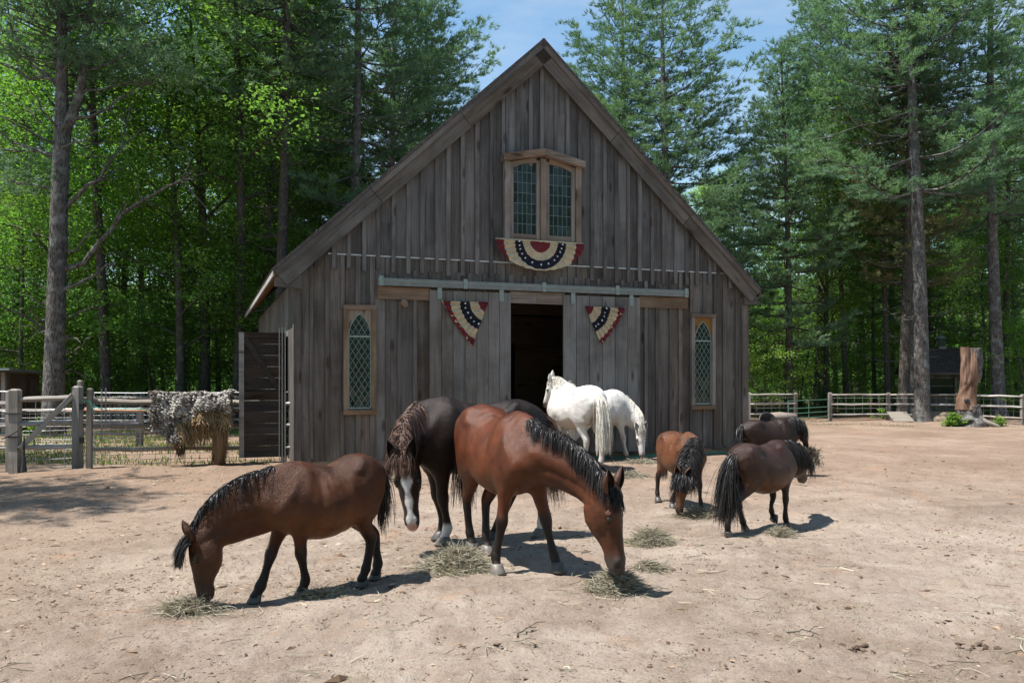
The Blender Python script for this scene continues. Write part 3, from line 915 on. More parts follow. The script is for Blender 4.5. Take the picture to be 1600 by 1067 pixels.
# ---- left: fence run from the gate to the barn
fA, fB = G(139.5, 731), G(443, 722.5)
fl = thing('rail_fence', 'three-rail split-rail fence with wire mesh carrying the fleece', 'fence', (fA[0], fA[1], 0))
fence_post(fA[0], fA[1], .09, zr(139, 604, fA[1]), fl, lean=.01)
fence_post(fB[0], fB[1], .085, zr(443, 609, fB[1]), fl)
bw = (BO[0] - .08, BO[1] + .55)
for (ya, yb, yc, r, mt) in ((627, 630, 629, .068, 'rail'), (666, 664, 664, .055, 'post'), (703, 700, 699, .052, 'post')):
    wobbly_rail((fA[0] + .02, fA[1] + .06, zr(142, ya, fA[1])), (fB[0] - .02, fB[1] + .06, zr(441, yb, fB[1])), r, 'rail', M[mt], fl, n=11)
    wobbly_rail((fB[0] + .02, fB[1] + .05, zr(445, yb, fB[1])), (bw[0], bw[1], zr(456, yc, bw[1])), r * .9, 'rail', M[mt], fl, n=3)
zl = [.05, .12, .22, .36, .52, .68, .84, 1.0, 1.16, zr(200, 614, 15.2)]
mesh_wire((fA[0] + .03, fA[1] + .12), (fB[0], fB[1] + .12), .02, zl[-1], .243, zl, fl)
mesh_wire((fB[0] + .03, fB[1] + .1), (bw[0], bw[1]), .02, zl[-1], .2, zl, fl)
# ---- left: run leaving the frame
lA = (gA[0] - .2, gA[1] + .12); lB = (lA[0] - 3.2, lA[1] - .35)
fo = thing('rail_fence', 'split-rail fence run leaving the yard left of the gate', 'fence', (lA[0], lA[1], 0))
fence_post(lB[0], lB[1], .14, 1.45, fo)
for z, r in ((1.19, .085), (.8, .075), (.42, .06)):
    wobbly_rail((lB[0], lB[1], z - .01), (lA[0], lA[1], z), r, 'rail', M['rail'], fo, n=8)
mesh_wire((lB[0], lB[1] + .08), (lA[0], lA[1] + .08), .02, 1.4, .22, [.06, .2, .36, .52, .7, .88, 1.05, 1.22, 1.4], fo)
# chain, rope and orange pole on the left fence
def chain(name, x, y, z0, z1, label):
    m = MB(); n = int((z1 - z0) / .032)
    for k in range(n):
        z = z1 - k * .032; a = 0 if k % 2 else math.pi / 2
        q = [(x + .014 * math.cos(t) * math.cos(a), y + .014 * math.cos(t) * math.sin(a), z + .024 * math.sin(t)) for t in np.linspace(0, 2 * math.pi, 7)]
        m.tube(q, .0052, 4, cap=False)
    return tag(m.build(name, M['galv']), label, 'chain')
cx, cy = X_at(161, 15.05), 15.05
m = chain('chain', cx, cy - .05, .45, 1.41, 'steel chain hanging over the top rail near the gate, lower end trailing')
m = chain('chain', cx + .06, cy - .02, .6, 1.43, 'second shorter steel chain loop beside the longer hanging chain')
pts = [P(127, 625, 14.85), P(140, 627, 15.0), P(147, 634, 15.05), P(160, 640, 15.1), P(200, 638.5, 15.2), P(242, 641, 15.35)]
pts2 = [P(140, 627, 14.98), P(146, 640, 14.98), P(143, 646, 14.98)]
m = MB(); m.tube(pts, .009, 6); m.tube(pts2, .008, 6)
tag(m.build('rope', M['rope']), 'teal rope tied from the gate latch along the rail', 'rope')
m = MB(); m.tube([P(99, 640.5, 15.6), P(300, 642, 16.0)], .011, 8)
tag(m.build('orange_pole', M['orange']), 'long thin orange pole lying behind the wire of the left fence', 'pole')

# ---- paddock rails behind the left fence
pf = thing('rail_fence', 'far paddock rail fence with wire seen through the left fence', 'fence', (-14.5, 25.0, 0))
pp = [(-16.4, 24.6), (-13.6, 24.9), (-10.9, 25.2), (-8.3, 25.6)]
for k, (x, y) in enumerate(pp): fence_post(x, y, .12, 1.15, pf)
for (a, b) in zip(pp[:-1], pp[1:]):
    for z in (.35, .7, 1.02):
        wobbly_rail((a[0], a[1] - .06, z), (b[0], b[1] - .06, z), .05, 'rail', M['rail'], pf, n=5)
    mesh_wire((a[0], a[1] + .06), (b[0], b[1] + .06), .02, 1.05, .3, [.1, .3, .5, .7, .9, 1.05], pf, .004)
# short sheep-pen hurdle nearer, seen left of the gate
hp = thing('hurdle', 'low weathered rail hurdle standing behind the gate', 'fence', (-11.0, 19.3, 0))
hq = [(-12.2, 19.0), (-10.2, 19.5), (-8.9, 19.9)]
for (x, y) in hq: fence_post(x, y, .12, .95, hp)
for (a, b) in zip(hq[:-1], hq[1:]):
    for z in (.28, .55, .85):
        wobbly_rail((a[0], a[1] - .05, z + .05), (b[0], b[1] - .05, z), .05, 'rail', M['rail'], hp, n=5)
    mesh_wire((a[0], a[1] + .06), (b[0], b[1] + .06), .02, .9, .16, [.1, .2, .3, .4, .5, .6, .7, .8, .9], hp, .0035)
# picket-like pen wall of dark uprights
pw = thing('pen_wall', 'dark slatted pen wall deep in the shaded paddock', 'fence', (-12.5, 28.4, 0))
for k in range(24):
    m = MB(); m.box(-.09, .09, -.015, .015, 0, 1.1 + .03 * math.sin(k * 2.3)); m.build('slat', M['post'], pw, loc=(-.9 + k * .26, .0, .03))
m = MB(); m.box(-1.1, 5.3, .016, .06, .3, .4); m.box(-1.1, 5.3, .016, .06, .85, .95); m.build('rail', M['rail'], pw)

# ---- run-in shed at the far left
rs = thing('run_in_shed', 'dark open-fronted run-in shed at the left edge', 'shed', (-15.9, 23.5, 0), .12)
for k in range(9):
    m = MB(); m.box(0, .33, 0, .03, 0, .55); m.build('plank', M['inside'], rs, loc=(-1.6 + k * .34, -.0, 1.25))
for k in range(9):
    m = MB(); m.box(0, .33, 0, .03, 0, 1.75); m.build('plank', M['inside'], rs, loc=(-1.6 + k * .34, 2.2, 0))
for k in range(7):
    m = MB(); m.box(0, .03, 0, .31, 0, 1.75); m.build('plank', M['inside'], rs, loc=(1.46, k * .315, 0))
for x in (-1.6, 1.4):
    m = MB(); m.box(0, .1, -.05, .05, 0, 1.79); m.build('post', M['post'], rs, loc=(x, 0, 0))
m = MB(); m.hexa([(-1.8, -.35, 1.84), (1.75, -.35, 1.84), (1.75, 2.4, 1.76), (-1.8, 2.4, 1.76), (-1.8, -.35, 1.9), (1.75, -.35, 1.9), (1.75, 2.4, 1.82), (-1.8, 2.4, 1.82)])
m.build('roof', M['galv_dark'], rs)

# ---- right fence
rp = [G(1170, 656), G(1243.5, 655)]
def run(pts, label, loc):
    f = thing('rail_fence', label, 'fence', loc)
    for (x, y) in pts: fence_post(x, y, .12, 1.08, f)
    for (a, b) in zip(pts[:-1], pts[1:]):
        for z, r in ((.97, .05), (.60, .05), (.22, .048)):
            wobbly_rail((a[0] + .03, a[1] - .07, z), (b[0] - .03, b[1] - .07, z + .01), r, 'rail', M['rail'], f, n=7)
        mesh_wire((a[0], a[1] + .07), (b[0], b[1] + .07), .02, 1.0, .3, [.08, .25, .45, .65, .85, 1.0], f, .0035)
    return f
run(rp, 'short split-rail fence run between barn corner and green gate', (rp[0][0], rp[0][1], 0))
q0 = G(1297, 656.5); q1 = G(1388, 656.5)
rq = [q0, q1, (X_at(1495, 31.2), 31.2), G(1598, 664)]
rq = rq + [(rq[3][0] + 3.0, rq[3][1] - .9)]
run(rq, 'long split-rail fence run behind the pine and carved stump', (q0[0], q0[1], 0))
# green tube gate, standing ajar
g0 = (q0[0] - .12, q0[1] - .1); g1 = (X_at(1232, 29.6), 29.6)
gg = thing('tube_gate', 'low green tubular steel gate standing ajar in the right fence', 'gate', (g0[0], g0[1], 0))
dv = np.array(g1) - np.array(g0); gl = float(np.hypot(*dv)); gu = dv / gl
m = MB()
for z in (.16, .34, .52, .80):
    m.tube([(0, 0, z), (gu[0] * gl, gu[1] * gl, z)], .014, 6)
m.build('bar', M['green_steel'], gg)
m = MB()
for t in (0.0, .5, 1.0):
    m.tube([(gu[0] * gl * t, gu[1] * gl * t, .1), (gu[0] * gl * t, gu[1] * gl * t, .8)], .014, 6)
m.build('upright', M['green_steel'], gg)

# ---- shingled garden shed behind the right fence
sx, sy = X_at(1476, 38.0), 38.0
sh = thing('garden_shed', 'small brown shed with dark shingled roof and a cupola', 'shed', (sx, sy, 0), -.04)
sw, sdp, swh = 2.5, 2.0, 1.78
k = 0
for i in range(13):
    x0 = -sw / 2 + i * sw / 13; xc = x0 + sw / 26
    if -.75 < xc < .45:
        m = MB(); m.box(0, sw / 13 - .006, 0, .03, 0, .82); m.build('plank', M['trim_v'], sh, loc=(x0, 0, .05))
        m = MB(); m.box(0, sw / 13 - .006, 0, .03, 0, .2); m.build('plank', M['trim_v'], sh, loc=(x0, 0, swh - .2))
    else:
        m = MB(); m.box(0, sw / 13 - .006, 0, .03, 0, swh - .05); m.build('plank', M['trim_v'], sh, loc=(x0, 0, .05))
m = MB(); m.box(-sw / 2, -sw / 2 + .03, .03, sdp, .05, swh); m.box(sw / 2 - .03, sw / 2, .03, sdp, .05, swh); m.box(-sw / 2, sw / 2, sdp - .03, sdp, .05, swh); m.build('side_wall', M['trim_v'], sh)
win = bpy.data.objects.new('window', None); COL.objects.link(win); win.parent = sh
m = MB(); m.box(-.8, .5, .04, .06, .86, 1.6); m.build('pane', M['glass'], win)
m = MB(); m.box(-.84, -.76, -.03, .03, .84, 1.6); m.box(.44, .52, -.03, .03, .84, 1.6); m.box(-.9, .58, -.05, .03, .78, .85); m.box(-.76, .44, -.02, .03, 1.22, 1.25); m.build('frame', M['trim'], win)
m = MB(); m.box(-sw / 2 - .1, sw / 2 + .1, -.27, -.24, swh - .03, swh + .07); m.build('fascia', M['trim'], sh)
rise = 1.22; ry = sdp / 2
cnt = 0
ncourse, ntab = 9, 13
sr = random.Random(8)
tab = MB(); tab.box(0, .205, 0, .2, 0, .02); 
tabo = None
for c in range(ncourse):
    f0 = c / ncourse
    for j in range(ntab):
        x = -sw / 2 - .1 + (j + (.5 if c % 2 else 0)) * .21 - (.1 if c % 2 else 0)
        yy = -.26 + f0 * (ry + .26); z = swh + f0 * rise
        if tabo is None:
            o = tab.build('shingle', M['shingle'], sh, loc=(x, yy, z)); tabo = o
        else:
            o = tabo.copy(); COL.objects.link(o); o.location = (x, yy, z + sr.uniform(0, .01))
        o.rotation_euler = (math.atan2(rise, ry + .26) - .06, 0, sr.uniform(-.01, .01))
m = MB(); m.hexa([(-sw / 2 - .09, -.24, swh - .02), (sw / 2 + .09, -.24, swh - .02), (sw / 2 + .09, ry, swh + rise - .02), (-sw / 2 - .09, ry, swh + rise - .02),
                  (-sw / 2 - .09, -.23, swh), (sw / 2 + .09, -.23, swh), (sw / 2 + .09, ry, swh + rise + .0), (-sw / 2 - .09, ry, swh + rise + .0)])
m.hexa([(-sw / 2 - .09, ry, swh + rise - .02), (sw / 2 + .09, ry, swh + rise - .02), (sw / 2 + .09, sdp + .25, swh - .02), (-sw / 2 - .09, sdp + .25, swh - .02),
        (-sw / 2 - .09, ry, swh + rise + .02), (sw / 2 + .09, ry, swh + rise + .02), (sw / 2 + .09, sdp + .26, swh), (-sw / 2 - .09, sdp + .26, swh)])
m.build('roof', M['shingle'], sh)
m = MB(); m.hexa([(-sw / 2, 0, swh - .06), (-sw / 2 + .03, 0, swh - .06), (-sw / 2 + .03, sdp, swh - .06), (-sw / 2, sdp, swh - .06), (-sw / 2, ry - .01, swh + rise - .04), (-sw / 2 + .03, ry - .01, swh + rise - .04), (-sw / 2 + .03, ry + .01, swh + rise - .04), (-sw / 2, ry + .01, swh + rise - .04)])
m.build('gable_wall', M['trim_v'], sh)
cu = bpy.data.objects.new('cupola', None); COL.objects.link(cu); cu.parent = sh; cu.location = (.3, ry, swh + rise - .05)
m = MB(); m.box(-.17, .17, -.17, .17, 0, .12); m.build('base', M['galv'], cu)
m = MB()
for k in range(5): m.hexa([(-.15, -.16, .14 + k * .07), (.15, -.16, .14 + k * .07), (.15, .16, .14 + k * .07), (-.15, .16, .14 + k * .07), (-.15, -.12, .19 + k * .07), (.15, -.12, .19 + k * .07), (.15, .12, .19 + k * .07), (-.15, .12, .19 + k * .07)])
m.build('louvre', M['galv'], cu)
m = MB(); m.hexa([(-.22, -.22, .5), (.22, -.22, .5), (.22, .22, .5), (-.22, .22, .5), (-.02, -.02, .68), (.02, -.02, .68), (.02, .02, .68), (-.02, .02, .68)]); m.build('cap', M['galv_dark'], cu)

# plywood sheets leaning near the pine, hose along the barn foot, tub and log by the gate
def sheet(cx, y, w, h, lean, rz, label):
    m = MB(); m.box(-w / 2, w / 2, -.009, .009, 0, h)
    o = m.build('plywood_sheet', M['ply'], None, loc=(cx, y, gz(cx, y) + .01)); o.rotation_euler = (-lean, 0, rz)
    return tag(o, label, 'board')
sheet(X_at(1413, 30.6), 30.6, .78, .62, 1.0, .1, 'pale plywood sheet leaning to the left of the pine foot')
sheet(X_at(1470, 30.9), 30.9, .75, .6, .95, -.35, 'pale plywood sheet leaning between pine and carved stump')
hs = [BO + bu * s + bn * (.16 + .05 * math.sin(s * 3)) for s in np.linspace(5.3, 9.6, 30)]
m = MB(); m.tube([(p[0], p[1], gz(p[0], p[1]) + .02) for p in hs], .017, 7)
m.tube([(p[0] + .1, p[1] - .1 - .04 * math.sin(i), gz(p[0], p[1] - .1) + .02) for i, p in enumerate(hs[:14])], .017, 7)
tag(m.build('garden_hose', M['hose'], smooth=True), 'green garden hose lying along the foot of the barn', 'hose')
TUB = .74
tb = thing('feed_tub', 'black rubber feed tub tipped up beyond the dark miniature horse', 'tub', (X_at(1197, 21.0), 21.0, 0))
m = MB(); a = np.linspace(0, 2 * math.pi, 17)[:-1]
prof = [(.0, -.16), (.22, -.16), (.3, .12), (.33, .13), (.33, .16), (.28, .15), (.2, -.12), (.0, -.12)]
V = [(r * math.cos(t), r * math.sin(t), z) for (r, z) in prof for t in a]
Fq = [(i * 16 + j, i * 16 + (j + 1) % 16, (i + 1) * 16 + (j + 1) % 16, (i + 1) * 16 + j) for i in range(len(prof) - 1) for j in range(16)]
m.add(np.array(V) * TUB, Fq); o = m.build('shell', M['black'], tb, True, loc=(0, 0, .5)); o.rotation_euler = (1.15, 0, .2)
m = MB(); m.box(-.25, .25, -.1, .2, 0, .3); m.build('stand', M['post'], tb)
lg = MB(); lg.tube([(-.4, 0, 0), (0, .02, .02), (.42, 0, 0)], [.12, .13, .11], 9)
o = tag(lg.build('log', M['trim'], None, True, loc=(X_at(1212, 21.5) + .1, 21.5, .6)), 'short brown log on a block beside the black tub', 'log')
m = MB(); m.tube([(0, 0, -.62), (0, 0, -.1)], [.2, .17], 9); m.build('block', M['post'], o)
# ================================================================== TREES
def bark(name, dark, light, lichen=None, sc=1.0):
    t = NT(name)
    co = t.coords((16 * sc, 16 * sc, 4.5 * sc), 13.0)
    n = t.noise(co, 1.0, 6, .7, .6)
    v = t.n('TexVoronoi'); v.inputs['Scale'].default_value = 1.6; t.l(co, v.inputs['Vector'])
    f = t.math('ADD', t.math('MULTIPLY', n, .6), t.math('MULTIPLY', v.outputs['Distance'], .5))
    c = t.ramp(f, [(.3, dark), (.75, light)])
    if lichen:
        p = t.ramp(t.noise(t.coords((2.5, 2.5, 2.5), 7.0), 1.4, 5, .65), [(.5, (0, 0, 0)), (.62, (1, 1, 1))])
        c = t.mix(t.math('MULTIPLY', p, .75), c, lichen)
    t.bsdf(c, .9, f, .8, .05, .15)
    return t.m
M['bark_pine'] = bark('pine_bark', (.035, .03, .028), (.155, .14, .13), (.21, .215, .2))
M['bark_dark'] = bark('dark_bark', (.03, .026, .022), (.12, .105, .09))
M['bark_dec'] = bark('smooth_bark', (.05, .045, .037), (.15, .135, .115), (.2, .2, .17))

def foliage_mat(name, a, b, c, trans, sc=.55, tw=.35, tcol=(1.1, 1.25, .45)):
    """leaves: clump-sized colour changes and per-tree shift"""
    t = NT(name)
    n = t.noise(t.coords((1, 1, 1), 23.0), sc, 4, .6)
    n2 = t.noise(t.coords((1, 1, 1), 5.0), 7.0, 3, .6)
    f = t.math('ADD', t.math('MULTIPLY', n, .65), t.math('MULTIPLY', n2, .35))
    col = t.ramp(f, [(.36, a), (.5, b), (.64, c)])
    hs = t.n('HueSaturation'); t.l(col, hs.inputs['Color'])
    r = t.rand()
    hs.inputs['Saturation'].default_value = 1.0
    t.l(t.math('ADD', t.math('MULTIPLY', r, .4), .8), hs.inputs['Value'])
    t.l(t.math('ADD', t.math('MULTIPLY', t.math('FRACT', t.math('MULTIPLY', r, 9.7)), .03), .485), hs.inputs['Hue'])
    d = t.n('BsdfPrincipled'); t.l(hs.outputs[0], d.inputs['Base Color']); d.inputs['Roughness'].default_value = .6
    d.inputs['Specular IOR Level'].default_value = .14
    tr = t.n('BsdfTranslucent'); t.l(t.mix(1.0, hs.outputs[0], tcol, 'MULTIPLY'), tr.inputs[0])
    mx = t.n('MixShader'); mx.inputs[0].default_value = trans
    t.l(d.outputs[0], mx.inputs[1]); t.l(tr.outputs[0], mx.inputs[2]); t.l(mx.outputs[0], t.out.inputs[0])
    return t.m
M['needles'] = foliage_mat('pine_needles', (0.0767, 0.1392, 0.0885), (0.1239, 0.2065, 0.1274), (0.177, 0.2655, 0.1475), .4, tcol=(1.1, 1.25, .65))
M['needles_brown'] = foliage_mat('browning_needles', (0.091, 0.13, 0.0715), (0.156, 0.169, 0.0845), (0.221, 0.1885, 0.104), .3)
M['leaves'] = foliage_mat('green_leaves', (0.0862, 0.1725, 0.0483), (0.138, 0.2472, 0.0633), (0.1898, 0.3162, 0.0805), .55)
M['leaves_bright'] = foliage_mat('bright_leaves', (0.126, 0.2258, 0.0473), (0.1837, 0.3045, 0.063), (0.2415, 0.357, 0.0945), .55)
M['leaves_deep'] = foliage_mat('deep_leaves', (0.075, 0.15, 0.0525), (0.1125, 0.2125, 0.0688), (0.1562, 0.2687, 0.0875), .55)

def norm(v):
    return v / (np.linalg.norm(v, axis=-1, keepdims=True) + 1e-9)

def needle_tufts(pos, dirs, r, ln=(.13, .25), m=9, w=.015, spread=.9):
    """needle bundles fanning out round each tuft direction"""
    n = len(pos)
    d = norm(dirs[:, None] + spread * r.normal(0, .62, (n, m, 3)) * np.array((1, 1, .6)) + np.array((0, 0, .16)))
    L = r.uniform(*ln, (n, m, 1))
    b = pos[:, None] + r.normal(0, .03, (n, m, 3))
    s = norm(np.cross(d, r.normal(0, 1, (n, m, 3)))) * w
    V = np.stack([b - s, b + s, b + d * L], 2).reshape(-1, 3)
    return V, np.arange(len(V)).reshape(-1, 3)

def trunk_pts(H, r0, r, sway=.25, n=16, top=.012):
    z = np.linspace(0, H, n)
    a, b = r.uniform(0, 6, 2)
    x = sway * np.sin(z / H * 3.1 + a) - sway * math.sin(a); y = sway * np.sin(z / H * 2.6 + b) - sway * math.sin(b)
    rad = r0 * (1 - z / H) ** .85 + top
    rad[0] *= 1.35
    return np.stack([x, y, z], 1), rad

def make_pine(seed, H, cb, spread, r0, dead_from=2.5, whorl=.62, limbs=5, dead_len=1.0, fork=None, tuft_m=10, lop=0.0, dens=1.0):
    """white pine: whorled limbs in flat plates of needle tufts. returns (wood MB, crown MB)"""
    r = np.random.RandomState(seed)
    wood_, crown = MB(), MB()
    tp, tr = trunk_pts(H, r0, r)
    tp = np.concatenate([tp[:1] + (0, 0, -.3), tp[:1] + (0, 0, .0), tp[:1] + (0, 0, .45), tp[1:]]); tr = np.concatenate([[tr[0] * 1.25], [tr[0] * 1.1], [r0 * 1.0], tr[1:]])
    wood_.tube(tp, tr, 12)
    def at(z, tp=tp):
        return np.array([np.interp(z, tp[:, 2], tp[:, 0]), np.interp(z, tp[:, 2], tp[:, 1]), z])
    TP, TD = [], []
    def limb(base, az, el, L, rb, full):
        n = 7; t = np.linspace(0, 1, n)
        h = np.array([math.cos(az), math.sin(az), 0]); sdv = np.array([-h[1], h[0], 0])
        bend = r.uniform(-.12, .12)
        pts = base + np.outer(t * L * math.cos(el), h) + np.outer(bend * L * t ** 2, sdv)
        pts[:, 2] += L * math.sin(el) * t + L * .16 * t ** 3 - L * .10 * np.sin(t * 3.14)
        wood_.tube(pts, rb * (1 - t * .85), 5, cap=False)
        if not full:
            for _ in range(r.randint(1, 4)):
                k = r.uniform(.35, .95); p = np.array([np.interp(k, t, pts[:, i]) for i in range(3)])
                a2 = az + r.choice([-1, 1]) * r.uniform(.5, 1.1); l2 = L * r.uniform(.2, .45)
                q = p + l2 * np.array([math.cos(a2), math.sin(a2), r.uniform(-.35, .2)])
                wood_.tube([p, (p + q) / 2 + r.normal(0, .03, 3), q], [rb * .4, rb * .3, rb * .12], 3, cap=False)
            return
        st = max(.12, .2 / dens)
        k = .28 if L > 1.5 else .12
        side = 1
        while k < 1.0:
            p = np.array([np.interp(k, t, pts[:, i]) for i in range(3)])
            l2 = L * r.uniform(.22, .42) * (1.15 - k * .62) + .12
            a2 = az + side * r.uniform(.55, 1.15); side = -side
            q = p + l2 * np.array([math.cos(a2), math.sin(a2), r.uniform(-.04, .24)])
            m = max(2, int(l2 / .15))
            for s_ in np.linspace(.25, 1, m):
                TP.append(p + (q - p) * s_ + r.normal(0, .04, 3)); TD.append(norm(q - p) + np.array((0, 0, .35)))
                if r.rand() < .8:
                    a3 = a2 + r.choice([-1, 1]) * r.uniform(.5, 1.0)
                    e = np.array([math.cos(a3), math.sin(a3), r.uniform(0, .3)])
                    TP.append(p + (q - p) * s_ + e * r.uniform(.1, .24)); TD.append(e + np.array((0, 0, .3)))
            if r.rand() < .3: wood_.tube([p, q], [rb * .25, .006], 3, cap=False)
            k += st / L * r.uniform(.7, 1.3)
        for _ in range(4):
            TP.append(pts[-1] + r.normal(0, .07, 3)); TD.append(norm(pts[-1] - pts[-2]) + np.array((0, 0, .3)))
    z = dead_from
    while z < cb:
        for _ in range(r.randint(1, 4)):
            limb(at(z), r.uniform(0, 6.28), r.uniform(-.25, .2), spread * r.uniform(.15, .6) * dead_len, .035 * dead_len ** .5, False)
        z += whorl * r.uniform(.8, 1.6)
    z = cb
    while z < H - .25:
        u = (z - cb) / (H - cb)
        prof = min(1, .62 + u * 1.6) * (1 - max(0, u - .25) / .75) ** .72
        nl = limbs if u < .85 else 4
        a0 = r.uniform(0, 6.28)
        for i in range(nl):
            az = a0 + i * 6.283 / nl + r.uniform(-.35, .35)
            L = spread * prof * r.uniform(.55, 1.18) + .25
            L *= 1 + lop * math.cos(az - 3.3)
            if u < .25 and r.rand() < .3: limb(at(z), az, r.uniform(-.2, .1), L * .8, .035, False); continue
            el = -.06 + u * .85 + r.uniform(-.08, .14)
            limb(at(z), az, min(el, 1.15), L, .022 + .028 * (1 - u), True)
        z += whorl * r.uniform(.75, 1.25) * (1 - .35 * u)
    for _ in range(10):
        TP.append(at(H - r.uniform(0, .5)) + r.normal(0, .05, 3)); TD.append(np.array((0, 0, 1.0)) + r.normal(0, .4, 3))
    V, F_ = needle_tufts(np.array(TP), norm(np.array(TD)), r, m=tuft_m)
    crown.add(V, F_)
    return wood_, crown

def leaf_spray(centres, r, n, rad, size, tilt=.35, norms=None):
    """leaf blades (two triangles, folded) in flat sprays round the centres"""
    N = len(centres)
    a = r.uniform(0, 6.283, (N, n)); q = np.sqrt(r.uniform(0, 1, (N, n))) * rad[:, None]
    tl = r.normal(0, tilt, (N, 1, 2))
    x, y = q * np.cos(a), q * np.sin(a)
    off = np.stack([x, y, x * tl[:, :, 0] + y * tl[:, :, 1] - .18 * q ** 2 / rad[:, None] + r.normal(0, .1, (N, n)) * rad[:, None] ** .5], -1)
    p = (centres[:, None] + off).reshape(-1, 3); K = len(p)
    s = size * r.uniform(.6, 1.35, (K, 1))
    u = norm(np.stack([r.normal(0, 1, K), r.normal(0, 1, K), r.normal(-.35, .35, K)], 1))
    nn = norm(np.array((0, 0, 1.0)) + r.normal(0, .55, (K, 3)))
    v = norm(np.cross(nn, u))
    V = np.stack([p, p + u * s * .55 + v * s * .36 , p + u * s * 1.1, p + u * s * .55 - v * s * .36], 1)
    V[:, 1:4:2, 2] += s * .08
    i = np.arange(K)[:, None] * 4
    F_ = np.concatenate([i + np.array([[0, 1, 2]]), i + np.array([[0, 2, 3]])], 0)
    return V.reshape(-1, 3), F_

def make_leafy(seed, H, cb, spread, r0, clusters, per, size, cr=(.4, .8), forks=5, layered=False, hollow=.35):
    r = np.random.RandomState(seed)
    wood_, crown = MB(), MB()
    tp, tr = trunk_pts(H * .93, r0, r, .3, 14)
    tp[0, 2] = -.3
    wood_.tube(tp, tr, 9)
    def at(z):
        return np.array([np.interp(z, tp[:, 2], tp[:, 0]), np.interp(z, tp[:, 2], tp[:, 1]), z])
    ends = []
    nb = forks * 4
    for k in range(nb):
        z = cb * .75 + (H * .9 - cb * .75) * (k + r.rand()) / nb
        u = max(0, (z - cb) / (H - cb)); prof = math.sin(min(1, .22 + u * .85) * math.pi) ** .6
        az = k * 2.4 + r.uniform(-.5, .5); L = spread * prof * r.uniform(.6, 1.1) + .3
        el = r.uniform(.05, .45) if layered else r.uniform(.35, .95)
        t = np.linspace(0, 1, 6)
        h = np.array([math.cos(az), math.sin(az), 0])
        pts = at(z) + np.outer(t * L * math.cos(el), h); pts[:, 2] += L * math.sin(el) * (t - .3 * t ** 2)
        pts += r.normal(0, .06, (6, 3)) * t[:, None]
        rb = r0 * .36 * (1 - u * .6)
        wood_.tube(pts, rb * (1 - t * .88), 5, cap=False)
        for _ in range(5):
            s_ = r.uniform(.35, 1); p = np.array([np.interp(s_, t, pts[:, i]) for i in range(3)])
            q = p + r.normal(0, .33, 3) * L * .5 * np.array((1, 1, .45)); ends.append(q)
            wood_.tube([p, (p + q) / 2 + r.normal(0, .04, 3), q], [rb * .3, rb * .2, .006], 3, cap=False)
        ends.append(pts[-1])
    ends = np.array(ends)
    c = ends[r.randint(0, len(ends), clusters)] + r.normal(0, .42, (clusters, 3)) * np.array((1, 1, .7)) * (spread / 3) ** .5
    rad = r.uniform(*cr, clusters)
    V, F_ = leaf_spray(c, r, per, rad, size)
    crown.add(V, F_)
    return wood_, crown

PROTO = {}
def proto(key, wood_, crown, bark_m, leaf_m):
    PROTO[key] = (wood_.build('trunk', bark_m, None, True), crown.build('crown', leaf_m, None))
    for o in PROTO[key]: COL.objects.unlink(o)

proto('pine_a', *make_pine(1, 21, 6.2, 4.4, .25, whorl=1.0), M['bark_pine'], M['needles'])
proto('pine_b', *make_pine(2, 22, 8.0, 4.0, .24, whorl=1.15, dens=.85, dead_len=.55), M['bark_pine'], M['needles'])
proto('pine_c', *make_pine(3, 17, 3.4, 3.5, .18, dead_from=1.6, whorl=.7), M['bark_dark'], M['needles'])
proto('pine_d', *make_pine(4, 23, 11.5, 3.6, .22, dead_from=3.5, dens=.8), M['bark_dark'], M['needles'])
proto('pine_side', *make_pine(5, 23, 8.5, 4.7, .27, lop=.22, dens=.85, whorl=1.2, dead_len=.4), M['bark_pine'], M['needles'])
proto('pine_brown', *make_pine(6, 16, 5.6, 3.2, .2, dens=.9), M['bark_pine'], M['needles_brown'])
proto('maple_a', *make_leafy(11, 15, 3.2, 4.2, .17, 430, 46, .105, (.4, .85)), M['bark_dec'], M['leaves'])
proto('maple_b', *make_leafy(12, 18, 5.0, 4.4, .2, 460, 46, .11, (.45, .95)), M['bark_dark'], M['leaves_bright'])
proto('beech', *make_leafy(13, 9, 1.4, 3.2, .09, 300, 48, .085, (.4, .9), layered=True), M['bark_dec'], M['leaves'])
proto('sapling', *make_leafy(14, 5, .5, 2.1, .05, 170, 44, .075, (.3, .65), layered=True), M['bark_dec'], M['leaves_bright'])
proto('sapling_dark', *make_leafy(15, 5.5, .6, 2.3, .055, 180, 44, .08, (.3, .7), layered=True), M['bark_dark'], M['leaves_deep'])
proto('hardwood', *make_leafy(16, 19, 9.0, 3.6, .16, 330, 46, .11, (.45, .95)), M['bark_dark'], M['leaves_deep'])

def tree(key, name, x, y, label, group=None, s=1.0, sz=None, rz=0.0, trunk_mat=None, cat='tree'):
    t = thing(name, label, cat, (x, y, gz(x, y) if abs(x) < 300 else 0), rz, group)
    t.scale = (s, s, sz or s)
    for src in PROTO[key]:
        o = src.copy(); COL.objects.link(o); o.parent = t
    return t
def tpx(key, name, px, y, *a, **k):
    return tree(key, name, X_at(px, y), y, *a, **k)

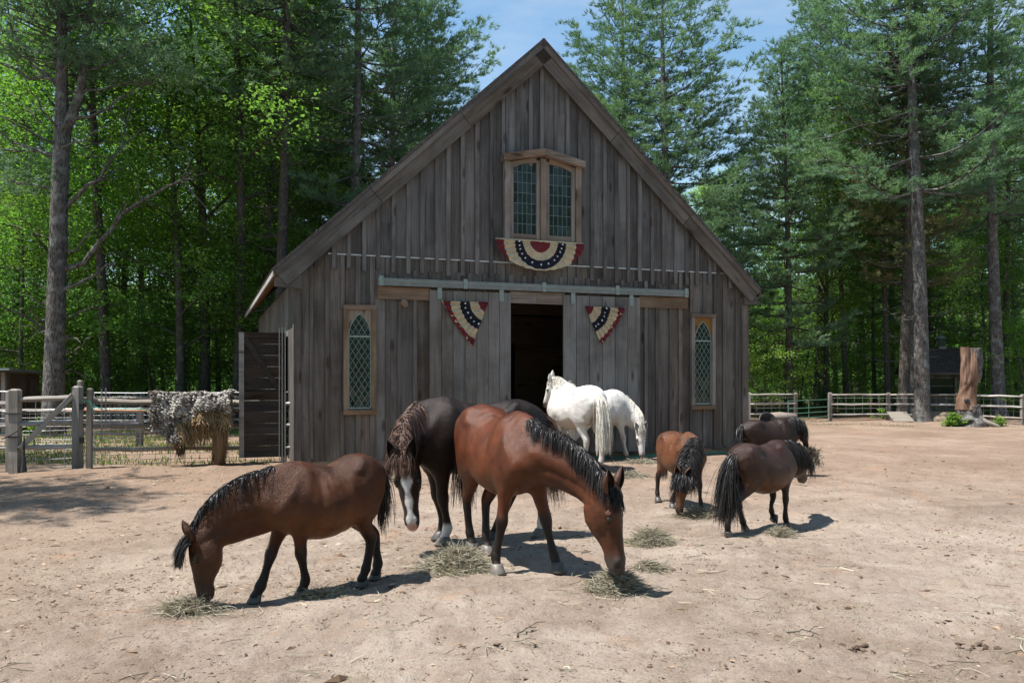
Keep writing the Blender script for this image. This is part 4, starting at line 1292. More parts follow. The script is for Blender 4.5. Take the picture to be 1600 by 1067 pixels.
# ---- the trees one can single out
tpx('pine_brown', 'pine_tree', 1425, 34.2, 'browning pine with leafy tufts low on its trunk, behind the twin pines', s=1.02, rz=2.0)
tpx('pine_side', 'pine_tree', 1441, 31.3, 'tall grey-barked pine inside the right fence between the plywood sheets', s=1.03, rz=.25)
tpx('pine_d', 'pine_tree', 1411, 33.0, 'leaning pine trunk close behind the left plywood sheet', rz=1.0, s=.98)
tpx('pine_b', 'pine_tree', 1562, 32.4, 'tall pale-barked pine with dead stubs right of the carved stump', rz=.7, s=1.0)
tpx('pine_c', 'pine_tree', 1232, 35.0, 'pointed dark pine right of the barn standing against the blue sky', rz=1.3, s=.86, sz=.93)
tpx('pine_a', 'pine_tree', 1052, 35.5, 'tall pine behind the right roof slope with long right-hand limbs', rz=.4, s=.98)
tpx('pine_a', 'pine_tree', 962, 38.5, 'pine behind the roof ridge, nearest the apex on its right', rz=2.9, s=.93, sz=1.0)
tpx('pine_b', 'pine_tree', 541, 30.0, 'pale-trunked tall pine behind the left roof slope', rz=3.6, s=1.0)
tpx('pine_a', 'pine_tree', 612, 34.0, 'dense pine rising left of the barn ridge with feathery right side', rz=5.1, s=1.02)
tpx('pine_a', 'pine_tree', 672, 37.5, 'pine nearest the barn apex on its left, against the sky', rz=1.9, s=.92, sz=.98)
tpx('pine_d', 'pine_tree', 432, 27.5, 'thin dark pine rising just left of the barn eave', rz=.2, s=.95)
tpx('maple_b', 'maple_tree', 318, 29.5, 'bright yellow-green maple with round crown left of the barn', rz=.5, s=.98)
tpx('maple_b', 'maple_tree', 1292, 38.0, 'sunlit yellow-green maple right of the barn behind the fence', rz=2.2, s=.72)

# big bare-limbed pine on the left, forked, with long dead boughs
def left_pine():
    r = np.random.RandomState(77); w_, c_ = MB(), MB()
    y0 = 23.5; x0 = X_at(86, y0)
    Q = lambda px, py, dy=0: P(px, py, y0 + dy) - np.array((x0, y0, 0))
    tr = [Q(84, 700), Q(83, 655), Q(84, 600), Q(86, 540), Q(88, 460), Q(91, 380), Q(93, 300), Q(96, 225), Q(97, 150), Q(96, 80), Q(97, 10), Q(98, -60), Q(99, -140), Q(100, -220)]
    w_.tube(tr, [.36, .31, .28, .265, .25, .235, .225, .21, .16, .145, .13, .11, .08, .02], 12)
    fk = [Q(97, 212), Q(110, 186), Q(124, 150), Q(133, 100), Q(138, 40), Q(141, -30), Q(146, -120), Q(150, -200)]
    w_.tube(fk, [.17, .145, .125, .115, .1, .085, .05, .015], 9)
    TP, TD = [], []
    def bough(pts, r0, twigs=4):
        pts = np.array(pts); t = np.linspace(0, 1, len(pts))
        tt = np.linspace(0, 1, 10); pp = np.stack([np.interp(tt, t, pts[:, i]) for i in range(3)], 1)
        pp[1:-1] += r.normal(0, .035, (8, 3)); L = np.linalg.norm(pts[-1] - pts[0])
        w_.tube(pp, r0 * (1 - tt * .85) + .006, 6, cap=False)
        for _ in range(twigs):
            k = r.randint(3, 10); p = pp[k]
            d = norm(pp[k] - pp[k - 1] + r.normal(0, .55, 3) * np.linalg.norm(pp[k] - pp[k - 1]))
            l = L * r.uniform(.1, .28)
            w_.tube([p, p + d * l * .5 + r.normal(0, .03, 3), p + d * l + (0, 0, -.05 * l)], [r0 * .3, r0 * .22, .005], 4, cap=False)
    bough([Q(93, 422), Q(125, 412), Q(165, 375), Q(205, 320), Q(245, 302), Q(285, 280, -1)], .085, 12)
    bough([Q(92, 335), Q(125, 305), Q(160, 270), Q(190, 240), Q(205, 165, 1)], .07, 9)
    bough([Q(91, 455), Q(130, 440), Q(165, 418), Q(180, 408)], .05, 6)
    bough([Q(90, 392), Q(120, 390), Q(140, 370), Q(155, 345)], .04, 5)
    bough([Q(93, 250), Q(60, 235), Q(20, 222), Q(-30, 190)], .055, 7)
    bough([Q(92, 300), Q(50, 290), Q(0, 280), Q(-40, 282)], .045, 7)
    bough([Q(94, 140), Q(50, 100), Q(20, 50), Q(5, -20)], .06, 8)
    bough([Q(95, 130), Q(45, 120), Q(0, 98), Q(-40, 85)], .05, 8)
    bough([Q(135, 110), Q(175, 95), Q(220, 75), Q(260, 58)], .05, 7)
    bough([Q(110, 190), Q(150, 180), Q(200, 140), Q(240, 125)], .045, 7)
    for py in (490, 520, 545, 510, 565, 580, 470):
        s = r.choice([-1, 1]); bough([Q(88, py), Q(88 + s * 22, py + r.uniform(-8, 14)), Q(88 + s * r.uniform(30, 62), py + r.uniform(-22, 20), r.uniform(-.6, .6))], .03, 3)
    for k in range(26):
        az = r.uniform(0, 6.28); z = r.uniform(7, 13); L = r.uniform(1.2, 3)
        b = np.array([np.interp(z, [0, 20], [0, .2]), 0, z])
        e = b + L * np.array((math.cos(az), math.sin(az), r.uniform(-.05, .35)))
        bough([b, (b + e) / 2 + (0, 0, -.1), e], .028, 6)
    # sparse needle sprays up in the crown, and a few over the middle right
    for k in range(130):
        az = r.uniform(0, 6.28); z = r.uniform(10.2, 15.5); L = r.uniform(.8, 3.6)
        b = np.array((.2, 0, z)); h = np.array((math.cos(az), math.sin(az), .22))
        for s_ in np.arange(.4, 1.0, .16 / L):
            for _ in range(3):
                TP.append(b + h * L * s_ + r.normal(0, .24, 3) * np.array((1, 1, .35))); TD.append(h + r.normal(0, .4, 3) + (0, 0, .4))
        w_.tube([b, b + h * L * .5, b + h * L], [.03, .02, .006], 4, cap=False)
    for (px, py, dy, sx_, n) in ((190, 95, -.5, 1.1, 260), (235, 75, .4, 1.0, 220), (260, 120, 0, .8, 150), (30, 260, .5, .8, 120), (15, 290, -.5, .7, 110)):
        c = Q(px, py, dy)
        for _ in range(n): TP.append(c + r.normal(0, 1, 3) * np.array((sx_, .9, .16))); TD.append(np.array((r.normal(0, 1), r.normal(0, 1), .5)))
    V, F_ = needle_tufts(np.array(TP), norm(np.array(TD)), r); c_.add(V, F_)
    t = thing('pine_tree', 'big forked pine with long bare dead boughs behind the left gate', 'tree', (x0, y0, 0))
    w_.build('trunk', M['bark_pine'], t, True); c_.build('crown', M['needles'], t)
left_pine()

# ---- trunks and crowns inside the woods, in belts that get deeper
tr_ = np.random.RandomState(42)
ORD = ['leftmost', 'second from left', 'third from left', 'fourth from left', 'fifth from left', 'sixth from left', 'seventh from left', 'eighth from left', 'rightmost']
def belt(keys, name, n, px0, px1, y0, y1, label, group, s0=.85, s1=1.12, avoid=()):
    for k in range(n):
        px = px0 + (px1 - px0) * (k + tr_.uniform(.1, .9)) / n
        y = tr_.uniform(y0, y1)
        if any(a < px < b for a, b in avoid): continue
        key = keys[tr_.randint(len(keys))]; s = tr_.uniform(s0, s1)
        lb = label.replace('ORD', ORD[k]) if 'ORD' in label else label
        tpx(key, name, px, y, lb, group, s=s, rz=tr_.uniform(0, 6.28))
# left woods
belt(['maple_a', 'hardwood'], 'hardwood_tree', 7, 0, 440, 27, 33, 'leafy slim hardwood at the front of the woods left of the barn, ORD', 'hardwoods left of the barn', .85, 1.15)
belt(['sapling', 'sapling_dark', 'beech'], 'understorey_tree', 17, -200, 470, 27.5, 34, 'small leafy understorey tree in the shade left of the barn', 'understorey trees left of the barn', .7, 1.15)
belt(['pine_d', 'pine_c', 'hardwood', 'pine_b'], 'woodland_tree', 9, -200, 520, 35, 43, 'dark trunk deep in the woods left of the barn', 'trees deep in the woods on the left', .9, 1.15)
belt(['sapling_dark', 'beech'], 'understorey_tree', 12, -150, 520, 36, 45, 'dark low leafy tree deep in the woods left of the barn', 'low trees deep in the woods on the left', .9, 1.4)
# behind the barn
belt(['pine_c', 'pine_a'], 'pine_tree', 3, 400, 520, 36, 41, 'dark layered pine behind the left roof slope, ORD of three', 'dark pines behind the left roof slope', .85, 1.05)
belt(['maple_a', 'beech', 'pine_c'], 'woodland_tree', 6, 400, 720, 43, 50, 'green tree showing between the pines behind the left roof', 'trees between the pines behind the left roof', .75, 1.0)
tpx('pine_c', 'pine_tree', 742, 42.0, 'low bushy pine top peeping over the left roof near the apex', rz=1.1, s=.86)
tpx('maple_b', 'maple_tree', 1005, 45.0, 'light green maple crown between pines behind the right roof slope', rz=1.0, s=.72)
tpx('maple_b', 'maple_tree', 1110, 47.0, 'light green maple crown low between the pines right of the roof', rz=3.0, s=.78)
belt(['pine_c', 'maple_a'], 'woodland_tree', 4, 1010, 1190, 40, 46, 'dark tree behind the right roof slope', 'dark trees behind the right roof slope', .6, .72)
# right woods
belt(['pine_d', 'hardwood', 'pine_b', 'pine_d'], 'woodland_tree', 9, 1255, 1620, 35.5, 41, 'slender trunk in the woods behind the right fence, ORD', 'slender trunks behind the right fence', .62, .9, avoid=((1215, 1250), (1435, 1512)))
belt(['sapling_dark', 'beech', 'sapling'], 'understorey_tree', 14, 1150, 1720, 37, 44, 'leafy understorey tree in the woods behind the right fence', 'understorey trees behind the right fence', .7, 1.1, avoid=((1415, 1520),))
belt(['pine_a', 'pine_c', 'hardwood', 'pine_c'], 'woodland_tree', 9, 1255, 1800, 42, 50, 'dark tree deep in the woods beyond the right fence', 'trees deep in the woods on the right', .8, .97)
belt(['beech', 'sapling_dark', 'maple_a'], 'understorey_tree', 10, 1140, 1800, 45, 55, 'low leafy tree deep in the woods beyond the right fence', 'low trees deep in the woods on the right', .8, 1.2)
tpx('sapling', 'sapling_tree', 1185, 34.6, 'bright low sapling by the fence just right of the barn corner', rz=.3, s=.95)
tpx('sapling', 'sapling_tree', 1600, 33.4, 'bright leafy sapling at the right edge behind the fence', rz=1.3, s=.9)
tpx('maple_a', 'maple_tree', 1655, 35.0, 'leafy maple at the right edge overhanging the fence', rz=1.3, s=1.0)
# two shade trees just out of frame on the left, whose shade falls on the yard
tree('pine_b', 'pine_tree', -12.8, 9.6, 'tall pine left of the yard whose shade streaks the sand', None, s=.8, rz=.9)
tree('hardwood', 'hardwood_tree', -15.5, 15.0, 'tall hardwood left of the gate throwing shade over the paddock', None, s=.8, rz=.4)

# trees on the other side of the yard, seen in the window glass
for k in range(16):
    x = -8 + k * 4.2 + tr_.uniform(-1, 1); y = tr_.uniform(-20, -9)
    tree(['beech', 'sapling_dark'][k % 2], 'understorey_tree', x, y, 'low leafy tree across the yard, mirrored in the barn window glass', 'low trees across the yard', s=tr_.uniform(.8, 1.2), rz=tr_.uniform(0, 6))
for k in range(13):
    x = -6 + k * 5 + tr_.uniform(-1.5, 1.5); y = tr_.uniform(-24, -14)
    tree(['maple_a', 'pine_a', 'maple_b', 'pine_b'][k % 4], 'woodland_tree', x, y, 'tree across the yard, mirrored in the barn window glass', 'trees across the yard', s=tr_.uniform(1.0, 1.2), rz=tr_.uniform(0, 6))

# the wood beyond, which reads as one mass
def far_mass():
    r = np.random.RandomState(9); n = 4200
    x = r.uniform(-75, 75, n); y = r.uniform(52, 74, n)
    hmax = 13 + 4 * vnoise(x * .13, y * .13, 3) + 2 * vnoise(x * .5, y * .1, 4)
    z = hmax * r.uniform(.03, 1, n) ** 1.35
    rad = r.uniform(.8, 2.0, n)
    V, F_ = leaf_spray(np.stack([x, y, z], 1), r, 46, rad, .26)
    m = MB(); m.add(V, F_)
    w_ = 240
    tag(m.build('far_woods', M['leaves']), 'dark green mass of woods far behind the barn and fences', kind='stuff')
    wd = MB()
    for k in range(w_):
        xx = r.uniform(-70, 70); yy = r.uniform(46, 72); h = r.uniform(8, 15)
        wd.tube([(xx, yy, -.1), (xx + r.normal(0, .2), yy, h / 2), (xx + r.normal(0, .3), yy, h)], [r.uniform(.08, .2), .1, .03], 5, cap=False)
    tag(wd.build('far_trunks', M['bark_dark']), 'many dim trunks inside the far woods', kind='stuff')
M['forest_floor'] = plain('forest_floor', (.045, .06, .025), .95, 0, .5, .6, .6, .1)
far_mass()
fw = bpy.data.objects['far_woods'].copy(); COL.objects.link(fw); fw.rotation_euler = (0, 0, math.pi); fw.location = (30, 26, 0); fw['label'] = 'dark mass of woods across the yard, mirrored in the windows'
# made-up rise under the far woods, added to block bright sky between trunks
hx = np.linspace(-160, 160, 41); hy = np.linspace(50, 130, 17); HX, HY = np.meshgrid(hx, hy)
HZ = -.3 + 13 * np.clip((HY - 60) / 40, 0, 1) ** 1.3 + 1.5 * vnoise(HX * .06, HY * .06, 2) * np.clip((HY - 60) / 40, 0, 1)
hi_ = (np.arange(16)[:, None] * 41 + np.arange(40)[None]).ravel()
m = MB(); m.add(np.stack([HX.ravel(), HY.ravel(), HZ.ravel()], 1), np.stack([hi_, hi_ + 1, hi_ + 42, hi_ + 41], 1))
tag(m.build('sky_block_hill', M['forest_floor'], smooth=True), kind='structure')

# low bushes and weeds along the wood edges
def bush(x, y, h, label, seed, mat, n=36, size=.06, grp=None):
    r = np.random.RandomState(seed)
    c = np.stack([r.normal(0, h * .42, n), r.normal(0, h * .35, n), r.uniform(.12, 1, n) * h], 1)
    c[:, :2] *= (1.25 - c[:, 2:3] / h)
    V, F_ = leaf_spray(c, r, 24, np.full(n, h * .26), size)
    t = thing('bush', label, 'bush', (x, y, gz(x, y)), 0, grp)
    m = MB(); m.add(V, F_); m.build('foliage', mat, t)
    w_ = MB()
    for k in range(7):
        q = c[k]; w_.tube([(0, 0, -.03), q * .5 + r.normal(0, .03, 3), q], [.012, .009, .004], 4, cap=False)
    w_.build('stem', M['bark_dec'], t)
bush(X_at(1492, 28.0) - .1, 27.9, .42, 'green leafy bush at the foot of the carved stump', 31, M['leaves_bright'], 30, .09)
bush(X_at(1560, 28.0), 28.0, .34, 'small green weed clump right of the carved stump', 32, M['leaves_bright'], 16, .07)
bush(X_at(1380, 33.2), 33.2, .45, 'small bright weed behind the fence left of the plywood', 33, M['leaves_bright'], 12, .06)
bush(X_at(55, 19.0), 19.0, .7, 'small green weed clump behind the left gate', 34, M['leaves_bright'], 16, .05)
for k in range(26):
    left = k < 12
    px = tr_.uniform(-40, 400) if left else tr_.uniform(1175, 1640)
    y = tr_.uniform(28.8, 33) if left else tr_.uniform(34.5, 40)
    bush(X_at(px, y), y, tr_.uniform(.7, 1.6), 'low green undergrowth bush at the edge of the woods, ' + ('left of the barn' if left else 'right of the barn'), 100 + k, M['leaves'] if k % 3 else M['leaves_bright'], 46, .075,
         'undergrowth bushes left of the barn' if left else 'undergrowth bushes right of the barn')

# ---- carved, barkless stump by the right fence
def carved_stump():
    y0 = 28.2; x0 = X_at(1513, y0); r = np.random.RandomState(5)
    t = thing('carved_stump', 'tall barkless tree stump with reddish stripped wood and flared grey foot', 'stump', (x0, y0, 0))
    def body(c, rad, seed, n=22, dent=.12):
        c = np.array(c); k = 34; zz = np.linspace(0, 1, len(c)); tt = np.linspace(0, 1, k)
        cc = np.stack([np.interp(tt, zz, c[:, i]) for i in range(3)], 1); rr = np.interp(tt, zz, rad)
        a = np.linspace(0, 2 * math.pi, n, endpoint=False)
        A, T = np.meshgrid(a, tt)
        wob = 1 + dent * vnoise(np.cos(A) * 2 + 5, np.sin(A) * 2 + T * 5, seed) + .06 * vnoise(np.cos(A) * 6 + 5, np.sin(A) * 6 + T * 4, seed + 1)
        X = cc[:, 0:1] + rr[:, None] * wob * np.cos(A); Y = cc[:, 1:2] + rr[:, None] * wob * np.sin(A) * .85; Z = cc[:, 2:3] + 0 * A
        V = np.stack([X, Y, Z], -1).reshape(-1, 3)
        i = np.arange(k - 1)[:, None] * n; j = np.arange(n)[None]
        F_ = np.stack([i + j, i + (j + 1) % n, i + n + (j + 1) % n, i + n + j], -1).reshape(-1, 4)
        m = MB(); m.add(V, F_); m.F.append(np.array([np.arange(n) + (k - 1) * n])); m.M.append(np.array([0]))
        return m
    body([(-.02, 0, .55), (-.06, 0, .9), (.0, 0, 1.25), (.09, 0, 1.6), (.13, 0, 2.1), (.13, 0, 2.62)], [.34, .30, .29, .29, .25, .235], 3, dent=.2).build('stripped_stem', M['stump'], t, False)
    body([(-.12, -.06, 1.1), (-.13, -.09, 1.5), (-.155, -.09, 2.1), (-.165, -.09, 2.66)], [.13, .16, .145, .14], 6, dent=.22).build('side_stem', M['stump'], t, False)
    b = body([(.1, 0, -.1), (.08, 0, .1), (.05, 0, .35), (.02, 0, .7)], [.62, .5, .37, .34], 9, dent=.28); b.build('foot', M['bark_pine'], t, True)
    m = MB(); m.tube([(.15, -.15, .32), (.4, -.35, .14), (.68, -.5, .02), (.8, -.55, -.05)], [.12, .09, .07, .04], 8); m.build('root', M['post'], t, True)
    m = MB(); m.tube([(-.17, -.2, .84), (-.18, -.3, .84)], [.10, .07], 9); m.build('knot', M['black'], t)
    m = body([(.27, -.06, 1.45), (.26, -.07, 1.75), (.22, -.06, 2.1), (.22, -.06, 2.63)], [.05, .16, .19, .19], 12, dent=.3); m.build('bark_patch', M['bark_pine'], t, True)
M['stump'] = wood('stripped_stump', (.085, .05, .036), (.2, .125, .09), (.32, .23, .17), 'z', .1, .7, .6)
carved_stump()
# ================================================================== HORSES
def crom(pts, n):
    """smooth curve through rows of pts"""
    p = np.asarray(pts, float); k = len(p)
    p = np.concatenate([[2 * p[0] - p[1]], p, [2 * p[-1] - p[-2]]])
    t = np.linspace(0, k - 1, n); i = np.minimum(t.astype(int), k - 2); f = (t - i)[:, None]
    a, b, c, d = p[i], p[i + 1], p[i + 2], p[i + 3]
    return .5 * (2 * b + (c - a) * f + (2 * a - 5 * b + 4 * c - d) * f ** 2 + (3 * b - a - 3 * c + d) * f ** 3)

class Chain:
    """a limb of elliptical section along a curve; rows: x, y, z, depth radius, side radius"""
    def __init__(s, rows, side, n=12, k=.03, cls='torso', egg=0.0, sides=None):
        r = crom(rows, n); s.k, s.cls, s.egg = k, cls, egg
        s.c = r[:, :3]; s.rv = np.maximum(r[:, 3], .004); s.rl = np.maximum(r[:, 4], .004)
        t = norm(np.gradient(s.c, axis=0))
        sd = np.broadcast_to(np.asarray(side, float), s.c.shape) if sides is None else norm(crom(sides, n))
        s.S = norm(sd - (sd * t).sum(1)[:, None] * t)
        s.U = np.cross(t, s.S)
    def segs(s):
        for i in range(len(s.c) - 1):
            yield s.c[i], s.c[i + 1], s.S[i], s.rv[i], s.rv[i + 1], s.rl[i], s.rl[i + 1]
    def seg_d(s, p, sg):
        A, B, S, va, vb, la, lb = sg
        AB = B - A; L2 = AB @ AB; T = AB / math.sqrt(L2)
        q = p - A
        t = np.clip((q @ AB) / L2, 0, 1)
        S = S - (S @ T) * T; S = S / np.linalg.norm(S); U = np.cross(T, S)
        a = q @ T - t * math.sqrt(L2); u = q @ U; v = q @ S
        rv = va + (vb - va) * t; rl = la + (lb - la) * t
        if s.egg: rl = rl * (1 + s.egg * np.clip(u / rv, -1, 1))
        rc = np.minimum(rv, rl)
        return (np.sqrt((v / rl) ** 2 + (u / rv) ** 2 + (a / rc) ** 2) - 1) * rc
    def d(s, p):
        out = np.full(len(p), 9.0)
        for sg in s.segs():
            m = max(sg[3:]) * 2.5
            lo = np.minimum(sg[0], sg[1]) - m; hi = np.maximum(sg[0], sg[1]) + m
            w = np.nonzero(((p > lo) & (p < hi)).all(1))[0]
            if len(w): out[w] = np.minimum(out[w], s.seg_d(p[w], sg))
        return out

def smin(a, b, k):
    h = np.clip(k - np.abs(a - b), 0, None) / k
    return np.minimum(a, b) - h * h * k * .25

def field(chains, p):
    d = np.full(len(p), 9.0)
    for c in chains: d = smin(d, c.d(p), c.k)
    return d

def grid_mesh(chains, res):
    lo = np.min([(c.c - np.maximum(c.rv, c.rl)[:, None]).min(0) for c in chains], 0) - 3 * res
    hi = np.max([(c.c + np.maximum(c.rv, c.rl)[:, None]).max(0) for c in chains], 0) + 3 * res
    n = np.ceil((hi - lo) / res).astype(int) + 1
    ax = [lo[i] + res * np.arange(n[i]) for i in range(3)]
    D = np.full(n, 9.0)
    for c in chains:
        clo, chi = c.c.min(0), c.c.max(0); m = np.maximum(c.rv, c.rl).max() + c.k + res * 2
        i0 = np.clip(np.floor((clo - m - lo) / res).astype(int), 0, n - 1); i1 = np.clip(np.ceil((chi + m - lo) / res).astype(int) + 1, 1, n)
        dc = np.full(i1 - i0, 9.0)
        for sg in c.segs():
            m2 = max(sg[3:]) + c.k + res * 2
            j0 = np.clip(np.floor((np.minimum(sg[0], sg[1]) - m2 - lo) / res).astype(int), i0, i1); j1 = np.clip(np.ceil((np.maximum(sg[0], sg[1]) + m2 - lo) / res).astype(int) + 1, i0, i1)
            if (j1 <= j0).any(): continue
            g = np.stack(np.meshgrid(*[ax[i][j0[i]:j1[i]] for i in range(3)], indexing='ij'), -1)
            dd = c.seg_d(g.reshape(-1, 3), sg).reshape(g.shape[:3])
            sl = tuple(slice(j0[i] - i0[i], j1[i] - i0[i]) for i in range(3))
            dc[sl] = np.minimum(dc[sl], dd)
        sl = tuple(slice(i0[i], i1[i]) for i in range(3))
        D[sl] = smin(D[sl], dc, c.k)
    ins = D < 0
    sh = n - 1
    cnt = np.zeros(sh, int)
    for a in (0, 1):
        for b in (0, 1):
            for c in (0, 1):
                cnt += ins[a:a + sh[0], b:b + sh[1], c:c + sh[2]]
    act = (cnt > 0) & (cnt < 8)
    idx = np.full(sh, -1); cells = np.argwhere(act); idx[act] = np.arange(len(cells))
    acc = np.zeros((len(cells), 3)); num = np.zeros(len(cells))
    cor = [(a, b, c) for a in (0, 1) for b in (0, 1) for c in (0, 1)]
    for p in cor:
        for q in cor:
            if sum(q) - sum(p) == 1 and all(q[i] >= p[i] for i in range(3)):
                dp = D[tuple((cells + p).T)]; dq = D[tuple((cells + q).T)]
                m = (dp < 0) != (dq < 0)
                t = np.where(m, dp / np.where(m, dp - dq, 1), 0)
                pos = np.array(p) + t[:, None] * (np.array(q) - np.array(p))
                acc += pos * m[:, None]; num += m
    V = lo + (cells + acc / num[:, None]) * res
    Fs = []
    for axi in range(3):
        o = [0, 0, 0]; o[axi] = 1
        a = ins[:n[0] - o[0], :n[1] - o[1], :n[2] - o[2]]; b = ins[o[0]:, o[1]:, o[2]:]
        e = np.argwhere(a != b); u, v = [(1, 2), (2, 0), (0, 1)][axi]
        e = e[(e[:, u] > 0) & (e[:, v] > 0) & (e[:, u] < sh[u]) & (e[:, v] < sh[v])]
        s_ = a[tuple(e.T)]
        du = np.eye(3, dtype=int)[u]; dv = np.eye(3, dtype=int)[v]
        q = np.stack([idx[tuple((e - du - dv).T)], idx[tuple((e - dv).T)], idx[tuple(e.T)], idx[tuple((e - du).T)]], 1)
        q[~s_] = q[~s_][:, ::-1]
        Fs.append(q)
    return V, np.concatenate(Fs)

def hair(chains, roots, dirs, length, steps, seed, stiff=.62, grav=(0, 0, -1), jit=.09, w=.004, wt=.0012, clear=.006, curl=0.0, lock=14):
    """ribbons that start at roots, bend down under gravity and lie on the body"""
    r = np.random.RandomState(seed); n = len(roots)
    p = roots.copy(); d = norm(dirs); L = np.broadcast_to(np.asarray(length, float), (n,)) * r.uniform(.65, 1.1, n)
    st = L / steps; path = [p.copy()]; bias = r.normal(0, jit, (n, 3)); ph = r.uniform(0, 6.28, n)
    g = np.array(grav)
    for i in range(steps):
        d = norm(d * stiff + g * (1 - stiff) + bias * .5 + r.normal(0, jit * .5, (n, 3)) + curl * np.stack([np.cos(ph + i * .9), np.sin(ph + i * .9), 0 * ph], 1))
        p = p + d * st[:, None]
        if chains:
            f = field(chains, p); m = np.nonzero(f < clear)[0]
            if len(m):
                e = .004; gr = np.stack([field(chains, p[m] + np.eye(3)[k] * e) - f[m] for k in range(3)], 1)
                p[m] += norm(gr) * (clear - f[m] + .002 * r.rand(len(m)))[:, None]
                d[m] = norm(p[m] - path[-1][m])
        path.append(p.copy())
    P_ = np.stack(path, 1)
    if lock:
        ld = r.choice(n, max(2, n // lock), replace=False)
        D2 = ((roots[:, None] - roots[ld][None]) ** 2).sum(-1); near = ld[D2.argmin(1)]
        w_ = (np.linspace(0, 1, steps + 1) ** .8)[None, :, None] * r.uniform(.15, .8, n)[:, None, None]
        off = (roots - roots[near])[:, None] * .55
        P_ = P_ * (1 - w_) + (P_[near] + off) * w_
    t = norm(np.gradient(P_, axis=1)); sd = norm(np.cross(t, norm(r.normal(0, 1, (n, 1, 3)) + np.array((0, 0, .2)))))
    ww = np.linspace(1, 0, steps + 1) ** .6 * (w - wt) + wt
    A, B = P_ - sd * ww[None, :, None], P_ + sd * ww[None, :, None]
    V = np.stack([A, B], 2).reshape(-1, 3)
    k = np.arange(n)[:, None] * (steps + 1) * 2 + np.arange(steps)[None] * 2
    F_ = np.stack([k, k + 1, k + 3, k + 2], -1).reshape(-1, 4)
    m = MB(); m.add(V, F_)
    return m

def coat_mat(name, rough, spec, bump=.25, sheen=0.0, gloss=0.0, dust=.09, mottle=1.0):
    t = NT(name)
    a = t.n('Attribute', attribute_name='tint')
    co = t.coords()
    n1 = t.noise(co, 5.5, 4, .55)
    n2 = t.noise(t.coords((60, 60, 25)), 3.0, 3, .7)
    c = t.mix(mottle, a.outputs['Color'], t.ramp(n1, [(.32, (.6, .57, .55)), (.5, (1, 1, 1)), (.68, (1.3, 1.27, 1.22))]), 'MULTIPLY')
    c = t.mix(.5, c, t.ramp(n2, [(.3, (.7, .7, .7)), (.7, (1.25, 1.25, 1.25))]), 'MULTIPLY')
    n3 = t.noise(t.coords((46, 46, 150)), 2.2, 3, .75, .6)
    du = t.ramp(t.noise(t.coords((1, 1, .7)), 7.5, 6, .7, .8), [(.52, (0, 0, 0)), (.70, (1, 1, 1))])
    c = t.mix(t.math('MULTIPLY', du, dust), c, (.21, .155, .115))
    h = t.math('ADD', t.math('MULTIPLY', n2, .5), t.math('ADD', t.math('MULTIPLY', n3, .5), t.math('MULTIPLY', t.noise(co, 8, 4, .6), 1.3)))
    p = t.bsdf(c, t.math('ADD', t.math('MULTIPLY', n3, .22), rough - .11), h, bump, .014, spec)
    p.inputs['Specular Tint'].default_value = (1.0, .82, .70, 1)
    p.inputs['Coat Weight'].default_value = gloss; p.inputs['Coat Roughness'].default_value = .23
    b2 = [n_ for n_ in t.t.nodes if n_.type == 'BUMP'][0]; t.l(b2.outputs[0], p.inputs['Coat Normal'])
    if sheen:
        p.inputs['Sheen Weight'].default_value = sheen; p.inputs['Sheen Roughness'].default_value = .4
    return t.m
M['coat'] = coat_mat('glossy_coat', .50, .17, .5, 0, .30, .04)
M['coat_dull'] = coat_mat('pony_coat', .54, .13, .65, 0, .30, .07)
M['coat_dark'] = coat_mat('dark_coat', .5, .12, .55, 0, .24, .03)
M['coat_white'] = coat_mat('white_coat', .65, .2, .5, 0, 0, .06, .4)
def hair_mat(name, a, b, rough=.42, spec=.3):
    t = NT(name); n = t.noise(t.coords((1, 1, 1)), 28, 4, .6)
    t.bsdf(t.ramp(n, [(.35, a), (.65, b)]), rough, None, spec=spec)
    return t.m
M['hair_black'] = hair_mat('black_hair', (.012, .011, .011), (.03, .027, .026))
M['hair_brown'] = hair_mat('flaxen_brown_hair', (.065, .036, .027), (.165, .098, .073), .45)
M['hair_white'] = hair_mat('cream_hair', (.45, .42, .36), (.72, .69, .62), .55, .3)
M['eye'] = plain('dark_eye', (.012, .008, .006), .06, 0, .2, 8, 0)
M['hoof'] = plain('grey_hoof', (.06, .052, .047), .5, 0, .3, 25)
M['hoof_pale'] = plain('pale_hoof', (.13, .112, .096), .5, 0, .3, 25)

LEG_F = [(.285, .098, .66, .085, .05), (.272, .100, .575, .082, .052), (.283, .098, .475, .056, .045), (.292, .096, .385, .041, .036), (.296, .095, .325, .043, .039), (.295, .094, .272, .033, .030),
         (.293, .093, .20, .0265, .0235), (.292, .093, .135, .031, .028), (.296, .093, .108, .035, .031), (.312, .093, .070, .027, .027), (.326, .093, .040, .034, .034)]
LEG_FW = [0, .05, .2, .38, .5, .6, .75, .9, .95, .985, 1.0]
LEG_H = [(-.30, .095, .74, .135, .065), (-.272, .112, .62, .125, .075), (-.30, .106, .52, .088, .058), (-.365, .099, .425, .055, .042), (-.425, .096, .365, .050, .036), (-.436, .095, .315, .039, .031),
         (-.430, .095, .22, .029, .026), (-.422, .095, .145, .032, .029), (-.416, .095, .112, .036, .032), (-.402, .095, .072, .028, .028), (-.388, .095, .040, .034, .034)]
LEG_HW = [0, .05, .2, .42, .6, .68, .8, .92, .95, .985, 1.0]

